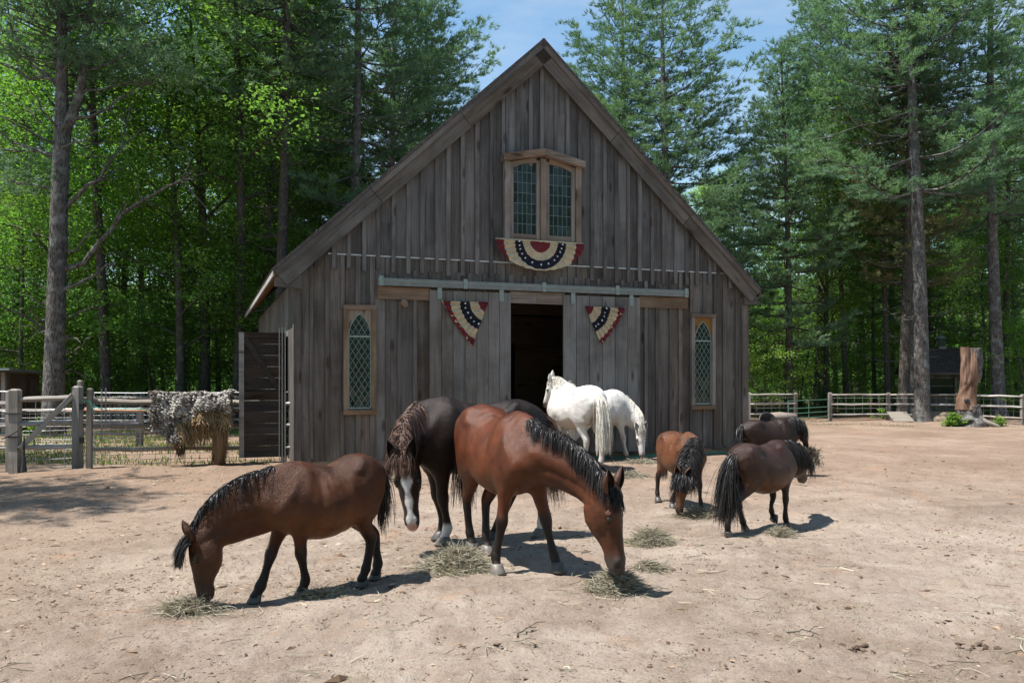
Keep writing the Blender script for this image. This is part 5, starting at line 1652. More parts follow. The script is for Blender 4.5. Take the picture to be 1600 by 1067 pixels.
def build_horse(label, front, hind, H, hooves, poll, muzzle, face, coat, hair_m, coat_m, res=.014, girth=1.0, belly=0.0, legk=1.0,
                neck_k=1.0, crest=0.0, mane=(700, .26, 1), tail=(300, .62, 0), forelock=160, sock=(), seed=1, croup=0.0, head_w=1.0, group='horses and ponies loose in the yard',
                cat='horse', mane_dir=0.0, mane_top=.97, tail_w=.14, neck_mid=None, pale=(), tail_dir=(0, 0), shag=0.0):
    front, hind = np.array(front), np.array(hind)
    mid = (front * .56 + hind * .44); dvec = norm(front - hind); yaw = math.atan2(dvec[1], dvec[0])
    ca, sa = math.cos(yaw), math.sin(yaw); gz0 = gz(*mid)
    def loc(w):
        w = np.asarray(w, float); z = w[2] if len(w) > 2 else 0.0
        x, y = w[0] - mid[0], w[1] - mid[1]
        return np.array((x * ca + y * sa, -x * sa + y * ca, z - gz0))
    def vec(v):
        v = np.asarray(v, float); return norm(np.array((v[0] * ca + v[1] * sa, -v[0] * sa + v[1] * ca, v[2])))
    r = np.random.RandomState(seed)
    S = np.array((0, 1.0, 0)); ch = []
    A = lambda rows: np.array(rows) * H
    g = girth
    torso = A([(-.475, 0, .80, .085, .06), (-.43, 0, .805 + croup * .6, .135, .115), (-.34, 0, .795 + croup, .185, .15), (-.24, 0, .775 + croup * .8, .205, .165 * g), (-.10, 0, .725 + croup * .3 - belly * .5, .218 + belly * .5, .182 * g),
               (.05, 0, .703 - belly * .5, .232 + belly * .5, .192 * g), (.18, 0, .712 - belly * .25, .234 + belly * .25, .178 * g), (.28, 0, .728, .218, .152), (.37, 0, .725, .18, .135), (.445, 0, .71, .13, .108)])
    ch.append(Chain(torso, S, 26, .05 * H, 'torso', egg=-.13))
    ch.append(Chain(A([(.06, 0, .865, .06, .05), (.18, 0, .895, .066, .042), (.27, 0, .90, .066, .04), (.36, 0, .87, .066, .042)]), S, 8, .09 * H, 'torso'))          # withers
    ch.append(Chain(A([(-.46, 0, .86 + croup, .045, .04), (-.50, 0, .83 + croup, .034, .03), (-.515, 0, .77 + croup, .028, .024), (-.515, 0, .70 + croup, .014, .013)]), S, 8, .03 * H, 'torso'))   # dock
    legs = []
    P_ = [loc(h) for h in hooves]
    for i, (T, Wt) in enumerate(((LEG_F, LEG_FW), (LEG_F, LEG_FW), (LEG_H, LEG_HW), (LEG_H, LEG_HW))):
        s = 1 if i % 2 == 0 else -1
        rows = np.array(T) * H; rows[:, 1] *= s
        lk = np.linspace(1, legk, len(rows)); rows[:, 3] *= lk; rows[:, 4] *= lk
        if i > 1: rows[:4, 2] += croup * H * np.array((1, .7, .3, .1))
        hf = P_[i].copy(); base = rows[-1, :3].copy(); base[2] = 0
        dl = hf - base; dl[2] = max(0, hf[2]) if len(hooves[i]) > 2 else 0
        rows[:, :3] += np.outer(Wt, dl)
        if dl[2] > .02:
            rows[3:6, 0] += dl[2] * .5
        legs.append(rows)
        c = Chain(rows, S, 30, .035 * H, 'leg'); ch.append(c)
        if i < 2:
            ch.append(Chain(A([(.20, .085 * s, .90, .07, .045), (.27, .112 * s, .80, .095, .05), (.35, .118 * s, .71, .085, .05), (.41, .10 * s, .67, .07, .045)]), S, 10, .045 * H, 'torso'))
            ch.append(Chain(A([(.40, .095 * s, .675, .075, .05), (.33, .110 * s, .62, .08, .05), (.272, .104 * s, .56, .075, .045)]), S, 8, .05 * H, 'torso'))
        else:
            ch.append(Chain(A([(-.25, .105 * s, .88 + croup, .08, .05), (-.33, .108 * s, .82 + croup, .12, .066), (-.38, .098 * s, .71 + croup * .6, .105, .066), (-.36, .098 * s, .58, .07, .052)]), S, 10, .05 * H, 'torso'))
            ch.append(Chain(A([(-.20, .125 * s, .86 + croup * .6, .035, .035), (-.225, .125 * s, .72, .06, .05), (-.215, .118 * s, .61, .06, .05)]), S, 8, .06 * H, 'torso'))
    # head frame
    Pp, Mm = loc(poll), loc(muzzle); hl = np.linalg.norm(Mm - Pp); a = (Mm - Pp) / hl
    f = vec(face); f = norm(f - (f @ a) * a); sd = np.cross(f, a)      # head's own left
    # neck
    low = np.clip((.95 - Pp[2] / H) / .5, 0, 1)
    N0, N1 = np.array((.20, 0, .765)) * H, np.array((.365 + .0 * low, 0, .79 - .05 * low)) * H
    end = Pp + f * (-.02 * hl) + a * (.06 * hl)
    L = end - N1
    up = norm(np.cross(np.cross(L, np.array((0, 0, 1.0))), L) + 1e-6)
    n2 = N1 + L * .36 + up * .045 * H; n3 = N1 + L * .70 + up * .04 * H
    if neck_mid is not None: n2 = n2 + vec(neck_mid[0]) * neck_mid[1] * H; n3 = n3 + vec(neck_mid[0]) * neck_mid[1] * H * .8
    nk = neck_k
    rows = [(*N0, .19 * H, .085 * H), (*N1, .178 * H * (.5 + .5 * nk), .098 * H), (*n2, .155 * H * nk, .078 * H), (*n3, .125 * H * nk, .064 * H), (*end, .225 * hl, .155 * hl)]
    neck = Chain(rows, S, 20, .05 * H, 'neck', sides=[S, S, norm(S * .8 + sd * .2), norm(S * .4 + sd * .6), sd]); ch.append(neck)
    hw = head_w
    st = [(-.03, .15, .165, .145), (.10, .175, .22, .165), (.22, .182, .245, .178), (.34, .18, .25, .18), (.46, .17, .225, .15), (.60, .15, .175, .12), (.74, .13, .142, .105), (.86, .122, .128, .108), (.95, .10, .105, .100), (1.0, .06, .06, .07)]
    rows = [(*(Pp + a * u * hl + f * (fr - rv) * hl), rv * hl, rl * hl * hw) for (u, fr, rv, rl) in st]
    head = Chain(rows, sd, 22, .02 * H, 'head'); ch.append(head)
    for s in (1, -1):
        ch.append(Chain([(*(Pp + a * (.20 * hl) - f * .13 * hl + sd * s * .085 * hl * hw), .15 * hl, .06 * hl), (*(Pp + a * (.36 * hl) - f * .15 * hl + sd * s * .085 * hl * hw), .14 * hl, .055 * hl)], sd, 4, .03 * hl, 'head'))
        ch.append(Chain([(*(Pp + a * (.27 * hl) + f * .10 * hl + sd * s * .15 * hl * hw), .038 * hl, .03 * hl), (*(Pp + a * (.37 * hl) + f * .075 * hl + sd * s * .152 * hl * hw), .036 * hl, .028 * hl)], sd, 4, .03 * hl, 'head'))
        ch.append(Chain([(*(Pp + a * (.86 * hl) + f * .055 * hl + sd * s * .075 * hl), .045 * hl, .035 * hl), (*(Pp + a * (.93 * hl) + f * .03 * hl + sd * s * .075 * hl), .05 * hl, .035 * hl)], sd, 4, .02 * hl, 'head'))
        ch.append(Chain([(*(Pp + a * (.50 * hl) + f * .04 * hl + sd * s * .11 * hl), .03 * hl, .02 * hl), (*(Pp + a * (.70 * hl) + f * .02 * hl + sd * s * .085 * hl), .02 * hl, .016 * hl)], sd, 4, .03 * hl, 'head'))
    ch.append(Chain([(*(Pp + a * .84 * hl - f * .12 * hl), .04 * hl, .06 * hl), (*(Pp + a * .93 * hl - f * .095 * hl), .05 * hl, .06 * hl)], sd, 4, .03 * hl, 'head'))
    V, F_ = grid_mesh(ch, res)
    # muscle relief: grooves and swellings along lines on the body
    fn = V[F_]; nn_ = np.cross(fn[:, 2] - fn[:, 0], fn[:, 3] - fn[:, 1]); N_ = np.zeros_like(V)
    for k in range(4): np.add.at(N_, F_[:, k], nn_)
    N_ = norm(N_)
    cen = field(ch, V[:200] + N_[:200] * .01) - field(ch, V[:200] - N_[:200] * .01)
    if cen.mean() < 0: N_ = -N_; F_ = F_[:, ::-1]
    disp = np.zeros(len(V))
    def line(pts, amp, wid):
        for s in (1, -1):
            q = crom(np.array(pts) * np.array((1, s, 1)) * H, 22)
            dd = np.min([np.linalg.norm(V - k, axis=1) for k in q], 0)
            disp[:] += amp * H * np.exp(-(dd / (wid * H)) ** 2)
    line([(.15, .16, .90), (.135, .19, .76), (.15, .18, .60)], -.010, .035)
    line([(.29, .10, .90), (.36, .14, .78), (.43, .12, .68)], .007, .03)
    line([(.20, .14, .86), (.25, .165, .74), (.27, .16, .62)], .008, .05)
    line([(-.20, .16, .86), (-.19, .185, .76), (-.17, .17, .63)], -.014, .045)
    line([(-.24, .13, .93), (-.215, .15, .90)], .012, .035)
    line([(-.40, .12, .86), (-.435, .12, .74), (-.41, .12, .60)], -.008, .022)
    line([(-.31, .16, .80), (-.29, .17, .68), (-.23, .15, .60)], .007, .05)
    line([(-.36, .10, .52), (-.40, .10, .45), (-.43, .10, .41)], -.006, .016)
    line([(.02, .19, .55), (-.08, .19, .58), (-.16, .17, .62)], .006, .04)
    for k in range(5):
        xx = .10 - k * .055; line([(xx, .17, .86), (xx - .02, .2, .74), (xx - .015, .19, .62)], .0022, .014)
    line([(0, 0, .96), (-.1, 0, .95), (-.3, 0, 1.0)], -.004, .02)
    uu = norm(np.cross(n3 - n2, sd)); 
    if uu @ up < 0: uu = -uu
    for s in (1, -1):
        q = crom([N1 - uu * .06 * H + S * s * .09 * H, n2 - uu * .055 * H + S * s * .075 * H, n3 - uu * .04 * H + sd * s * .06 * H, end - uu * .02 * H + sd * s * .06 * H], 40)
        dd = np.min([np.linalg.norm(V - k, axis=1) for k in q], 0); disp += -.007 * H * np.exp(-(dd / (.024 * H)) ** 2)
        q = crom([N1 + uu * .03 * H + S * s * .1 * H, n2 + uu * .02 * H + S * s * .08 * H, n3 + uu * .015 * H + sd * s * .065 * H], 30)
        dd = np.min([np.linalg.norm(V - k, axis=1) for k in q], 0); disp += .006 * H * np.exp(-(dd / (.035 * H)) ** 2)
        q = crom([Pp + a * (.47 * hl) - f * .05 * hl + sd * s * .13 * hl, Pp + a * (.52 * hl) - f * .13 * hl + sd * s * .10 * hl, Pp + a * .5 * hl - f * .2 * hl + sd * s * .06 * hl], 20)
        dd = np.min([np.linalg.norm(V - k, axis=1) for k in q], 0); disp += -.014 * hl * np.exp(-(dd / (.04 * hl)) ** 2)
        q = (Pp + a * .2 * hl + f * .10 * hl + sd * s * .13 * hl)[None]
        disp += -.012 * hl * np.exp(-(np.linalg.norm(V - q, axis=1) / (.05 * hl)) ** 2)
    P3 = V / H
    disp += .0035 * H * vnoise(P3[:, 0] * 9 + P3[:, 1] * 4, P3[:, 2] * 9 + P3[:, 1] * 5, seed + 5) + .0016 * H * vnoise(P3[:, 0] * 22 + P3[:, 1] * 9, P3[:, 2] * 22 + P3[:, 1] * 11, seed + 6)
    V = V + N_ * disp[:, None]
    # tints
    body_ch = [c for c in ch if c.cls == 'torso']; leg_ch = [c for c in ch if c.cls == 'leg']
    dl_ = np.min([c.d(V) for c in leg_ch], 0); dt = np.minimum.reduce([c.d(V) for c in body_ch]); dn = neck.d(V); dh = np.min([c.d(V) for c in ch if c.cls == 'head'], 0)
    others = np.minimum(dt, np.minimum(dn, dh))
    legm = 1 / (1 + np.exp(np.clip((dl_ - others) / (.012 * H), -30, 30))); headm = 1 / (1 + np.exp(np.clip((dh - np.minimum(dn, dt)) / (.02 * H), -30, 30)))
    sm = lambda x, a_, b_: (lambda t: t * t * (3 - 2 * t))(np.clip((x - a_) / (b_ - a_), 0, 1))
    zH = V[:, 2] / H
    col = np.array(coat['body'])[None] * np.ones((len(V), 1))
    mixc = lambda c0, c1, w: c0 * (1 - w[:, None]) + np.array(c1)[None] * w[:, None]
    headm = headm * (dh < .25)
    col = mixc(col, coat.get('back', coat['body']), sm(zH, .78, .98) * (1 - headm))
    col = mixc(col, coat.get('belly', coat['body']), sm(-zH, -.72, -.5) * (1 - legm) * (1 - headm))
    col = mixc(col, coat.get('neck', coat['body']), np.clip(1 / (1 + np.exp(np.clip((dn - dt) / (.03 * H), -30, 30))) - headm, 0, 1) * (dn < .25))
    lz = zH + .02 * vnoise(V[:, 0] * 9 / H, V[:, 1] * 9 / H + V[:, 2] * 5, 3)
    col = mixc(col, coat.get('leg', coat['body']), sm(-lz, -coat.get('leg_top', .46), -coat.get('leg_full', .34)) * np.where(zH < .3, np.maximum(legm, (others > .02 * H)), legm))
    col = mixc(col, coat.get('head', coat['body']), headm)
    hu = (V - Pp) @ a / hl; hf_ = (V - Pp) @ f / hl; hs_ = (V - Pp) @ sd / hl
    col = mixc(col, coat.get('muzzle', coat['body']), headm * sm(hu, .70, .90))
    if 'blaze' in coat:
        wob = .012 * np.sin(hu * 23)
        wd = .055 + .03 * (hu > .25) * np.exp(-((hu - .3) / .1) ** 2) + .02 * sm(hu, .75, .9)
        col = mixc(col, coat['blaze'], headm * sm(wd + wob - np.abs(hs_ - .01), 0, .018) * sm(hf_, .03, .07) * sm(hu, .19, .23) * sm(-hu, -1.02, -.97))
        col = mixc(col, (.42, .26, .22), headm * sm(hu, .9, .97) * sm(.09 - np.abs(hs_), 0, .03))
    for s in (1, -1):                                              # nostrils, eye rims
        q = Pp + a * .925 * hl + f * .055 * hl + sd * s * .095 * hl
        col = mixc(col, (.012, .01, .01), sm(-np.linalg.norm((V - q) * 1.0, axis=1) / hl, -.058, -.035))
        q = Pp + a * .335 * hl + f * .092 * hl + sd * s * .185 * hl * hw
        col = mixc(col, np.array(coat.get('head', coat['body'])) * .45, sm(-np.linalg.norm(V - q, axis=1) / hl, -.085, -.045))
    for i in sock:
        q = legs[i][-1, :3]; dd = np.linalg.norm((V - q) * np.array((1, 1, 0)), axis=1)
        col = mixc(col, (.62, .58, .54), sm(-zH, -.165, -.125) * (dd < .13 * H) * (dd <= np.min([np.linalg.norm((V - legs[j][-1, :3]) * np.array((1, 1, 0)), axis=1) for j in range(4)], 0) + 1e-6))
    root = thing('horse' if cat == 'horse' else 'pony', label, cat, (mid[0], mid[1], gz0), yaw, group)
    mb = MB(); mb.add(V, F_, 0, col)
    # ears, joined to the body mesh
    for s in (1, -1):
        b0 = Pp + f * .115 * hl + sd * s * .095 * hl * hw + a * .02 * hl
        e = norm(-a * .95 + f * .28 + sd * s * .28); el = .34 * hl
        w0 = norm(sd * s * .75 - f * .1); w0 = norm(w0 - (w0 @ e) * e); o = norm(f * .9 + sd * s * .5); o = norm(o - (o @ e) * e - (o @ w0) * w0)
        nt_, na = 8, 9; EV = []
        for sh_, inn in ((0, 1.0), (.012 * hl, .86)):
            for t in np.linspace(0, 1, nt_):
                wdt = (.062 + .05 * math.sin(min(1, t * 1.25) * math.pi * .75)) * (1 - t ** 3.2) * hl * .95 + .002
                for q in np.linspace(-2.3, 2.3, na):
                    EV.append(b0 + e * el * t + (w0 * math.sin(q) - o * math.cos(q) * .75) * wdt * inn + o * (.018 * hl * t))
        EV = np.array(EV); N = nt_ * na; EF = []
        for i in range(nt_ - 1):
            for j in range(na - 1):
                q = i * na + j
                EF.append((q, q + 1, q + na + 1, q + na)); EF.append((N + q, N + q + na, N + q + na + 1, N + q + 1))
            EF.append((i * na, (i + 1) * na, N + (i + 1) * na, N + i * na)); q = i * na + na - 1
            EF.append((q, N + q, N + q + na, q + na))
        ec = np.tile(np.array(coat.get('ear', coat.get('head', coat['body']))), (2 * N, 1)); ec[N:] *= .45
        tt = np.tile(np.repeat(np.linspace(0, 1, nt_), na), 2); ec *= (1 - coat.get('ear_tip', .55) * tt ** 2)[:, None]
        mb.add(EV, EF, 0, ec)
    mb.build('body', coat_m, root, True)
    for s in (1, -1):
        q = Pp + a * .335 * hl + f * .09 * hl + sd * s * .168 * hl * hw
        fi = field([c for c in ch if c.cls == 'head'], q[None])[0]
        q = q - sd * s * (fi + .019 * hl)
        m = MB(); th = np.linspace(0, math.pi, 8); ph = np.linspace(0, 2 * math.pi, 13)[:-1]
        EV = [(math.sin(x) * math.cos(y), math.sin(x) * math.sin(y), math.cos(x)) for x in th for y in ph]
        EF = [(i * 12 + j, i * 12 + (j + 1) % 12, (i + 1) * 12 + (j + 1) % 12, (i + 1) * 12 + j) for i in range(7) for j in range(12)]
        m.add(np.array(EV) * .034 * hl, EF); m.build('eye', M['eye'], root, True, loc=q)
    for i in range(4):
        c = legs[i][-1, :3]; lift = dl_z = (hooves[i][2] if len(hooves[i]) > 2 else 0)
        m = MB(); n = 14; an = np.linspace(0, 2 * math.pi, n, endpoint=False); q = []
        for (z, rx, ry, ox) in ((.0, .056, .049, .008), (.012, .055, .048, .006), (.055, .041, .039, -.012), (.062, .034, .034, -.016)):
            kk = 1 - .22 * (np.cos(an) < -.4)
            q.append(np.stack([(ox + rx * np.cos(an) * kk), ry * np.sin(an), z + 0 * an + (.004 * np.cos(an))], 1))
        q = np.concatenate(q) * H * (.9 + .1 * legk)
        m.add(q, [(j * n + k, j * n + (k + 1) % n, (j + 1) * n + (k + 1) % n, (j + 1) * n + k) for j in range(3) for k in range(n)])
        m.F.append(np.array([np.arange(n)[::-1]])); m.M.append(np.array([0])); m.F.append(np.array([np.arange(n) + 3 * n])); m.M.append(np.array([0]))
        hx, hy = mid[0] + c[0] * ca - c[1] * sa, mid[1] + c[0] * sa + c[1] * ca
        o = m.build('hoof', M['hoof_pale'] if i in sock or i in pale else M['hoof'], root, True, loc=(c[0], c[1], c[2] - .040 * H + (gz(hx, hy) - gz0 if lift < .01 else 0) + .002))
        if lift > .02: o.rotation_euler = (0, .9, 0)
    # mane along the crest, forelock between the ears, tail
    solid = [c for c in ch if c.cls in ('torso', 'neck', 'head')]
    def crest_at(t):
        x = t * (len(neck.c) - 1); i = np.minimum(x.astype(int), len(neck.c) - 2); w = (x - i)[:, None]
        c = neck.c[i] * (1 - w) + neck.c[i + 1] * w; u = norm(neck.U[i] * (1 - w) + neck.U[i + 1] * w); s2 = norm(neck.S[i] * (1 - w) + neck.S[i + 1] * w)
        rv = neck.rv[i] * (1 - w[:, 0]) + neck.rv[i + 1] * w[:, 0]
        return c, u, s2, rv, norm(neck.c[i + 1] - neck.c[i])
    nm, lm, sidem = mane
    if nm:
        nm = int(nm * 2.8); t = r.uniform(.22, mane_top, nm) ** .9
        c, u, s2, rv, tg = crest_at(t)
        sg = np.sign(u[:, 2:3] + .3); u = u * np.where(np.median(u[:, 2]) >= -.2, 1, -1)
        lat = r.normal(0, .011 * H, nm)
        roots = c + u * (rv * .97)[:, None] + s2 * lat[:, None]
        sdr = np.where(np.abs(lat) * 0 + (r.rand(nm) < (.5 + .5 * sidem)), 1, -1)
        dirs = u * r.uniform(.1, .42, nm)[:, None] + s2 * (sdr * r.uniform(.6, 1.1, nm))[:, None] + tg * mane_dir
        hair(solid, roots, dirs, lm * H * (.75 + .4 * t) * np.clip((t - .18) * 7, .3, 1) * r.uniform(.6, 1.15, nm), 9, seed + 1, .66, w=.0014 * H + .0006, wt=.0007, jit=.075, clear=.005).build('mane', hair_m, root)
    if forelock:
        forelock = int(forelock * 1.8)
        roots = Pp + f * .13 * hl + a * (r.uniform(-.10, .08, forelock) * hl)[:, None] + sd * (r.normal(0, .05 + .08 * shag, forelock) * hl)[:, None]
        dirs = f * (.5 + 2.0 * shag) + a * r.uniform(.2, .8, forelock)[:, None] + sd * r.normal(0, .45, forelock)[:, None]
        hair(solid, roots, dirs, (.26 + shag * .5) * hl, 8, seed + 2, .62 + .4 * shag, grav=norm(a * .75 + np.array((0, 0, -.4))), w=.0016 * H + .0008, wt=.0007, jit=.06, clear=.004).build('forelock', hair_m, root)
    nt2, ltl, tk = tail
    if nt2:
        nt2 = int(nt2 * 2.4)
        k = r.uniform(0, 1, nt2)
        tp0 = np.array((-.475, 0, .875 + croup)) * H; tp1 = np.array((-.525, 0, .72 + croup)) * H
        roots = tp0 + np.outer(k, tp1 - tp0) + r.normal(0, .013 * H, (nt2, 3))
        dirs = np.stack([-.50 + .3 * k + tail_dir[0], r.normal(0, tail_w, nt2) + tail_dir[1], -.35 - .9 * k], 1)
        hair([c for c in ch if c.cls in ('torso', 'leg')], roots, dirs, ltl * H * (1.1 - .35 * k), 12, seed + 3, .66, w=.0021 * H + .0008, wt=.0008, jit=.05 + tk, clear=.01, lock=20).build('tail', hair_m, root)
    return root

def GZ(px, py, z): return (*G(px, py), z)
BAY_LEG = (.011, .008, .0075)
# A - bay pony grazing at the left front
build_horse('brown bay pony with bushy black forelock grazing at the far left front', G(437, 937), G(586, 905), 1.02,
            [G(472, 931), G(399, 941), G(566, 912), G(587, 904)], P(311, 838, 5.9), P(321, 938, 5.88), (-.93, -.36, .05),
            dict(body=(.066, .0205, .0065), back=(.045, .0155, .006), belly=(.115, .041, .0135), neck=(.052, .0165, .006), leg=BAY_LEG, leg_top=.44, leg_full=.33, head=(.07, .028, .014), muzzle=(.05, .03, .02), ear=(.07, .03, .016)),
            M['hair_black'], M['coat_dull'], .013, girth=1.22, belly=.075, legk=1.26, neck_k=1.45, mane=(1000, .17, -.45), tail=(110, .56, 0), tail_dir=(.25, -.45), forelock=600, seed=10, croup=.042, cat='pony', shag=.42, mane_dir=.2)
# B - dark horse with the white blaze
build_horse('near-black horse with white blaze and brown mane, head lowered facing us', G(690, 848), G(806, 839), 1.46,
            [G(693, 851), G(687, 842), G(770, 842), G(843, 839)], P(634, 716, 7.78), P(645, 824, 7.72), (-.08, -1, .12),
            dict(body=(.011, .0058, .0048), back=(.011, .0068, .006), belly=(.014, .007, .0055), neck=(.013, .0065, .005), leg=(.009, .006, .005), head=(.018, .009, .007), muzzle=(.03, .02, .018), blaze=(.62, .59, .57), ear=(.03, .02, .018)),
            M['hair_brown'], M['coat_dark'], .014, girth=1.0, mane=(900, .24, -.7), neck_k=1.12, tail=(200, .60, .02), forelock=150, sock=(0, 3), seed=20)
# C - bright bay in the middle
build_horse('glossy reddish bay horse with black mane eating hay in the middle', G(824, 898), G(741, 859), 1.365,
            [G(872, 899), G(777, 897), G(762, 864), G(737, 857)], P(944, 768, 6.34), P(966, 890, 6.3), (.80, -.58, .12),
            dict(body=(.082, .021, .0062), back=(.074, .0195, .0062), belly=(.10, .029, .009), neck=(.06, .0165, .006), leg=BAY_LEG, leg_top=.42, leg_full=.30, head=(.072, .0235, .010), muzzle=(.045, .035, .032), ear=(.08, .035, .02), ear_tip=.6),
            M['hair_black'], M['coat'], .013, girth=1.1, belly=.02, mane=(1000, .17, -.45), neck_k=1.08, tail=(170, .60, 0), forelock=170, seed=30, croup=.045, pale=(1, 2), mane_dir=.25)
# D - white horse seen from behind
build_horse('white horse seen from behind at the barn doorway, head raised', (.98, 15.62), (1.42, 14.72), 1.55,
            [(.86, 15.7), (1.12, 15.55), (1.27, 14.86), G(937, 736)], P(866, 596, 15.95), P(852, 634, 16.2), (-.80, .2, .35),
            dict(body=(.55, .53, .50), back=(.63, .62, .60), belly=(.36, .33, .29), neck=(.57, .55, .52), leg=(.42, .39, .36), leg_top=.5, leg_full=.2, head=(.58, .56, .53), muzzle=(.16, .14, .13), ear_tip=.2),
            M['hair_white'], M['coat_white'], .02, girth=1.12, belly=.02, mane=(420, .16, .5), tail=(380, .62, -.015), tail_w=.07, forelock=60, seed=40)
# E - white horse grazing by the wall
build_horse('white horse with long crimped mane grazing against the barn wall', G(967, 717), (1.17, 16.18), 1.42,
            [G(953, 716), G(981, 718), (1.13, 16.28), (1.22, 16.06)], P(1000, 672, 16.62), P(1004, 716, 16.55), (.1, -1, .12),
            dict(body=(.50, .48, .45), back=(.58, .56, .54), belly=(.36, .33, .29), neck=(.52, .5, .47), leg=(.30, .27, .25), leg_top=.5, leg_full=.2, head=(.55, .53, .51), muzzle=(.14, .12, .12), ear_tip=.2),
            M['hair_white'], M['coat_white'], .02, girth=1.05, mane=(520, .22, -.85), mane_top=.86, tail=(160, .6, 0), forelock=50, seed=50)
# F - miniature facing us
build_horse('chestnut-bay miniature horse facing us with heavy black mane over both sides', G(1080, 797), (2.06, 10.98), .97,
            [G(1097, 799), G(1051, 793), (2.17, 10.95), (1.94, 11.05)], P(1067, 744, 9.86), P(1061, 801, 9.84), (-.22, -.96, .12),
            dict(body=(.10, .036, .015), back=(.088, .034, .016), belly=(.12, .052, .025), neck=(.08, .033, .016), leg=(.02, .014, .012), leg_top=.50, leg_full=.36, head=(.15, .065, .032), muzzle=(.07, .045, .035), ear=(.14, .065, .035), ear_tip=.3),
            M['hair_black'], M['coat_dull'], .013, girth=1.22, belly=.06, legk=1.08, neck_k=1.18, mane=(1500, .36, 0), tail=(110, .55, 0), forelock=300, seed=60, cat='pony', head_w=1.08, shag=.4)
# G - dark bay miniature seen from behind
build_horse('dark bay miniature horse with thick black tail turned away from us', G(1222, 823), G(1150, 836), .955,
            [GZ(1208, 822, .07), G(1230, 826), G(1164, 832), G(1138, 840)], P(1250, 716, 9.66), P(1254, 750, 9.98), (.75, .2, .6),
            dict(body=(.034, .0135, .0085), back=(.028, .0125, .009), belly=(.10, .045, .022), neck=(.03, .0125, .008), leg=(.012, .009, .008), leg_top=.48, leg_full=.34, head=(.036, .018, .013), muzzle=(.06, .045, .035)),
            M['hair_black'], M['coat_dull'], .013, girth=1.22, belly=.07, legk=1.08, neck_k=1.2, mane=(900, .34, -.3), tail=(620, .74, .03), tail_w=.2, forelock=120, seed=70, cat='pony', head_w=1.05, croup=.012)
# H - dark miniature with hay in its mouth
build_horse('dark brown miniature horse behind the others holding hay in its mouth', (4.52, 13.78), (3.88, 13.62), .98,
            [(4.60, 13.86), (4.50, 13.66), (3.88, 13.74), (3.80, 13.50)], P(1252, 668, 13.9), P(1261, 698, 13.95), (.94, -.22, .3),
            dict(body=(.018, .009, .0068), back=(.017, .010, .008), belly=(.03, .015, .010), neck=(.014, .008, .0065), leg=(.012, .009, .008), head=(.02, .013, .011), muzzle=(.02, .016, .015)),
            M['hair_black'], M['coat_dark'], .017, girth=1.22, belly=.06, legk=1.08, neck_k=1.15, mane=(520, .34, -.2), tail=(460, .74, .04), forelock=120, seed=80, cat='pony', tail_w=.2, tail_dir=(0, -.2))
# ================================================================== HAY
hay_cols = np.array([(.245, .215, .15), (.31, .275, .2), (.17, .155, .105), (.38, .345, .27), (.21, .17, .12), (.265, .25, .18)])
def straw(c, r, n, sx, sy, h, ln=(.12, .3), w=.0022, lift=.35, hang=False):
    a = r.uniform(0, 6.283, n); q = np.abs(r.normal(0, .55, n)); x, y = q * np.cos(a) * sx, q * np.sin(a) * sy
    prof = np.clip(1 - q ** 2 * .8, 0, 1)
    z = prof * h * r.uniform(.15, 1.0, n) + .006
    th = r.uniform(0, 6.283, n); d = np.stack([np.cos(th), np.sin(th), r.normal(.05, lift, n) * np.clip(prof, .25, 1)], 1); d = norm(d)
    if hang: d[:, 2] = -np.abs(d[:, 2]) - .8; d = norm(d)
    L = r.uniform(*ln, n); k = 5; t = np.linspace(-.5, .5, k)
    bend = norm(r.normal(0, 1, (n, 3)) * np.array((1, 1, .5))) * (L * r.uniform(.05, .85, n))[:, None]
    Pq = np.stack([x, y, z], 1)[:, None] + d[:, None] * (L[:, None] * t)[..., None] + bend[:, None] * ((t ** 2 * 4 - .5) * .5)[None, :, None]
    if not hang: Pq[..., 2] = np.maximum(Pq[..., 2], .003 + .01 * r.rand(n)[:, None])
    sd = norm(np.cross(d, r.normal(0, 1, (n, 3))))[:, None] * w
    V = np.stack([Pq - sd, Pq + sd], 2).reshape(-1, 3)
    i = np.arange(n)[:, None] * (k * 2) + np.arange(k - 1)[None] * 2
    F_ = np.stack([i, i + 1, i + 3, i + 2], -1).reshape(-1, 4)
    C = hay_cols[r.randint(0, len(hay_cols), n)] * r.uniform(.75, 1.25, n)[:, None]
    return V, F_, np.repeat(C, k * 2, 0)

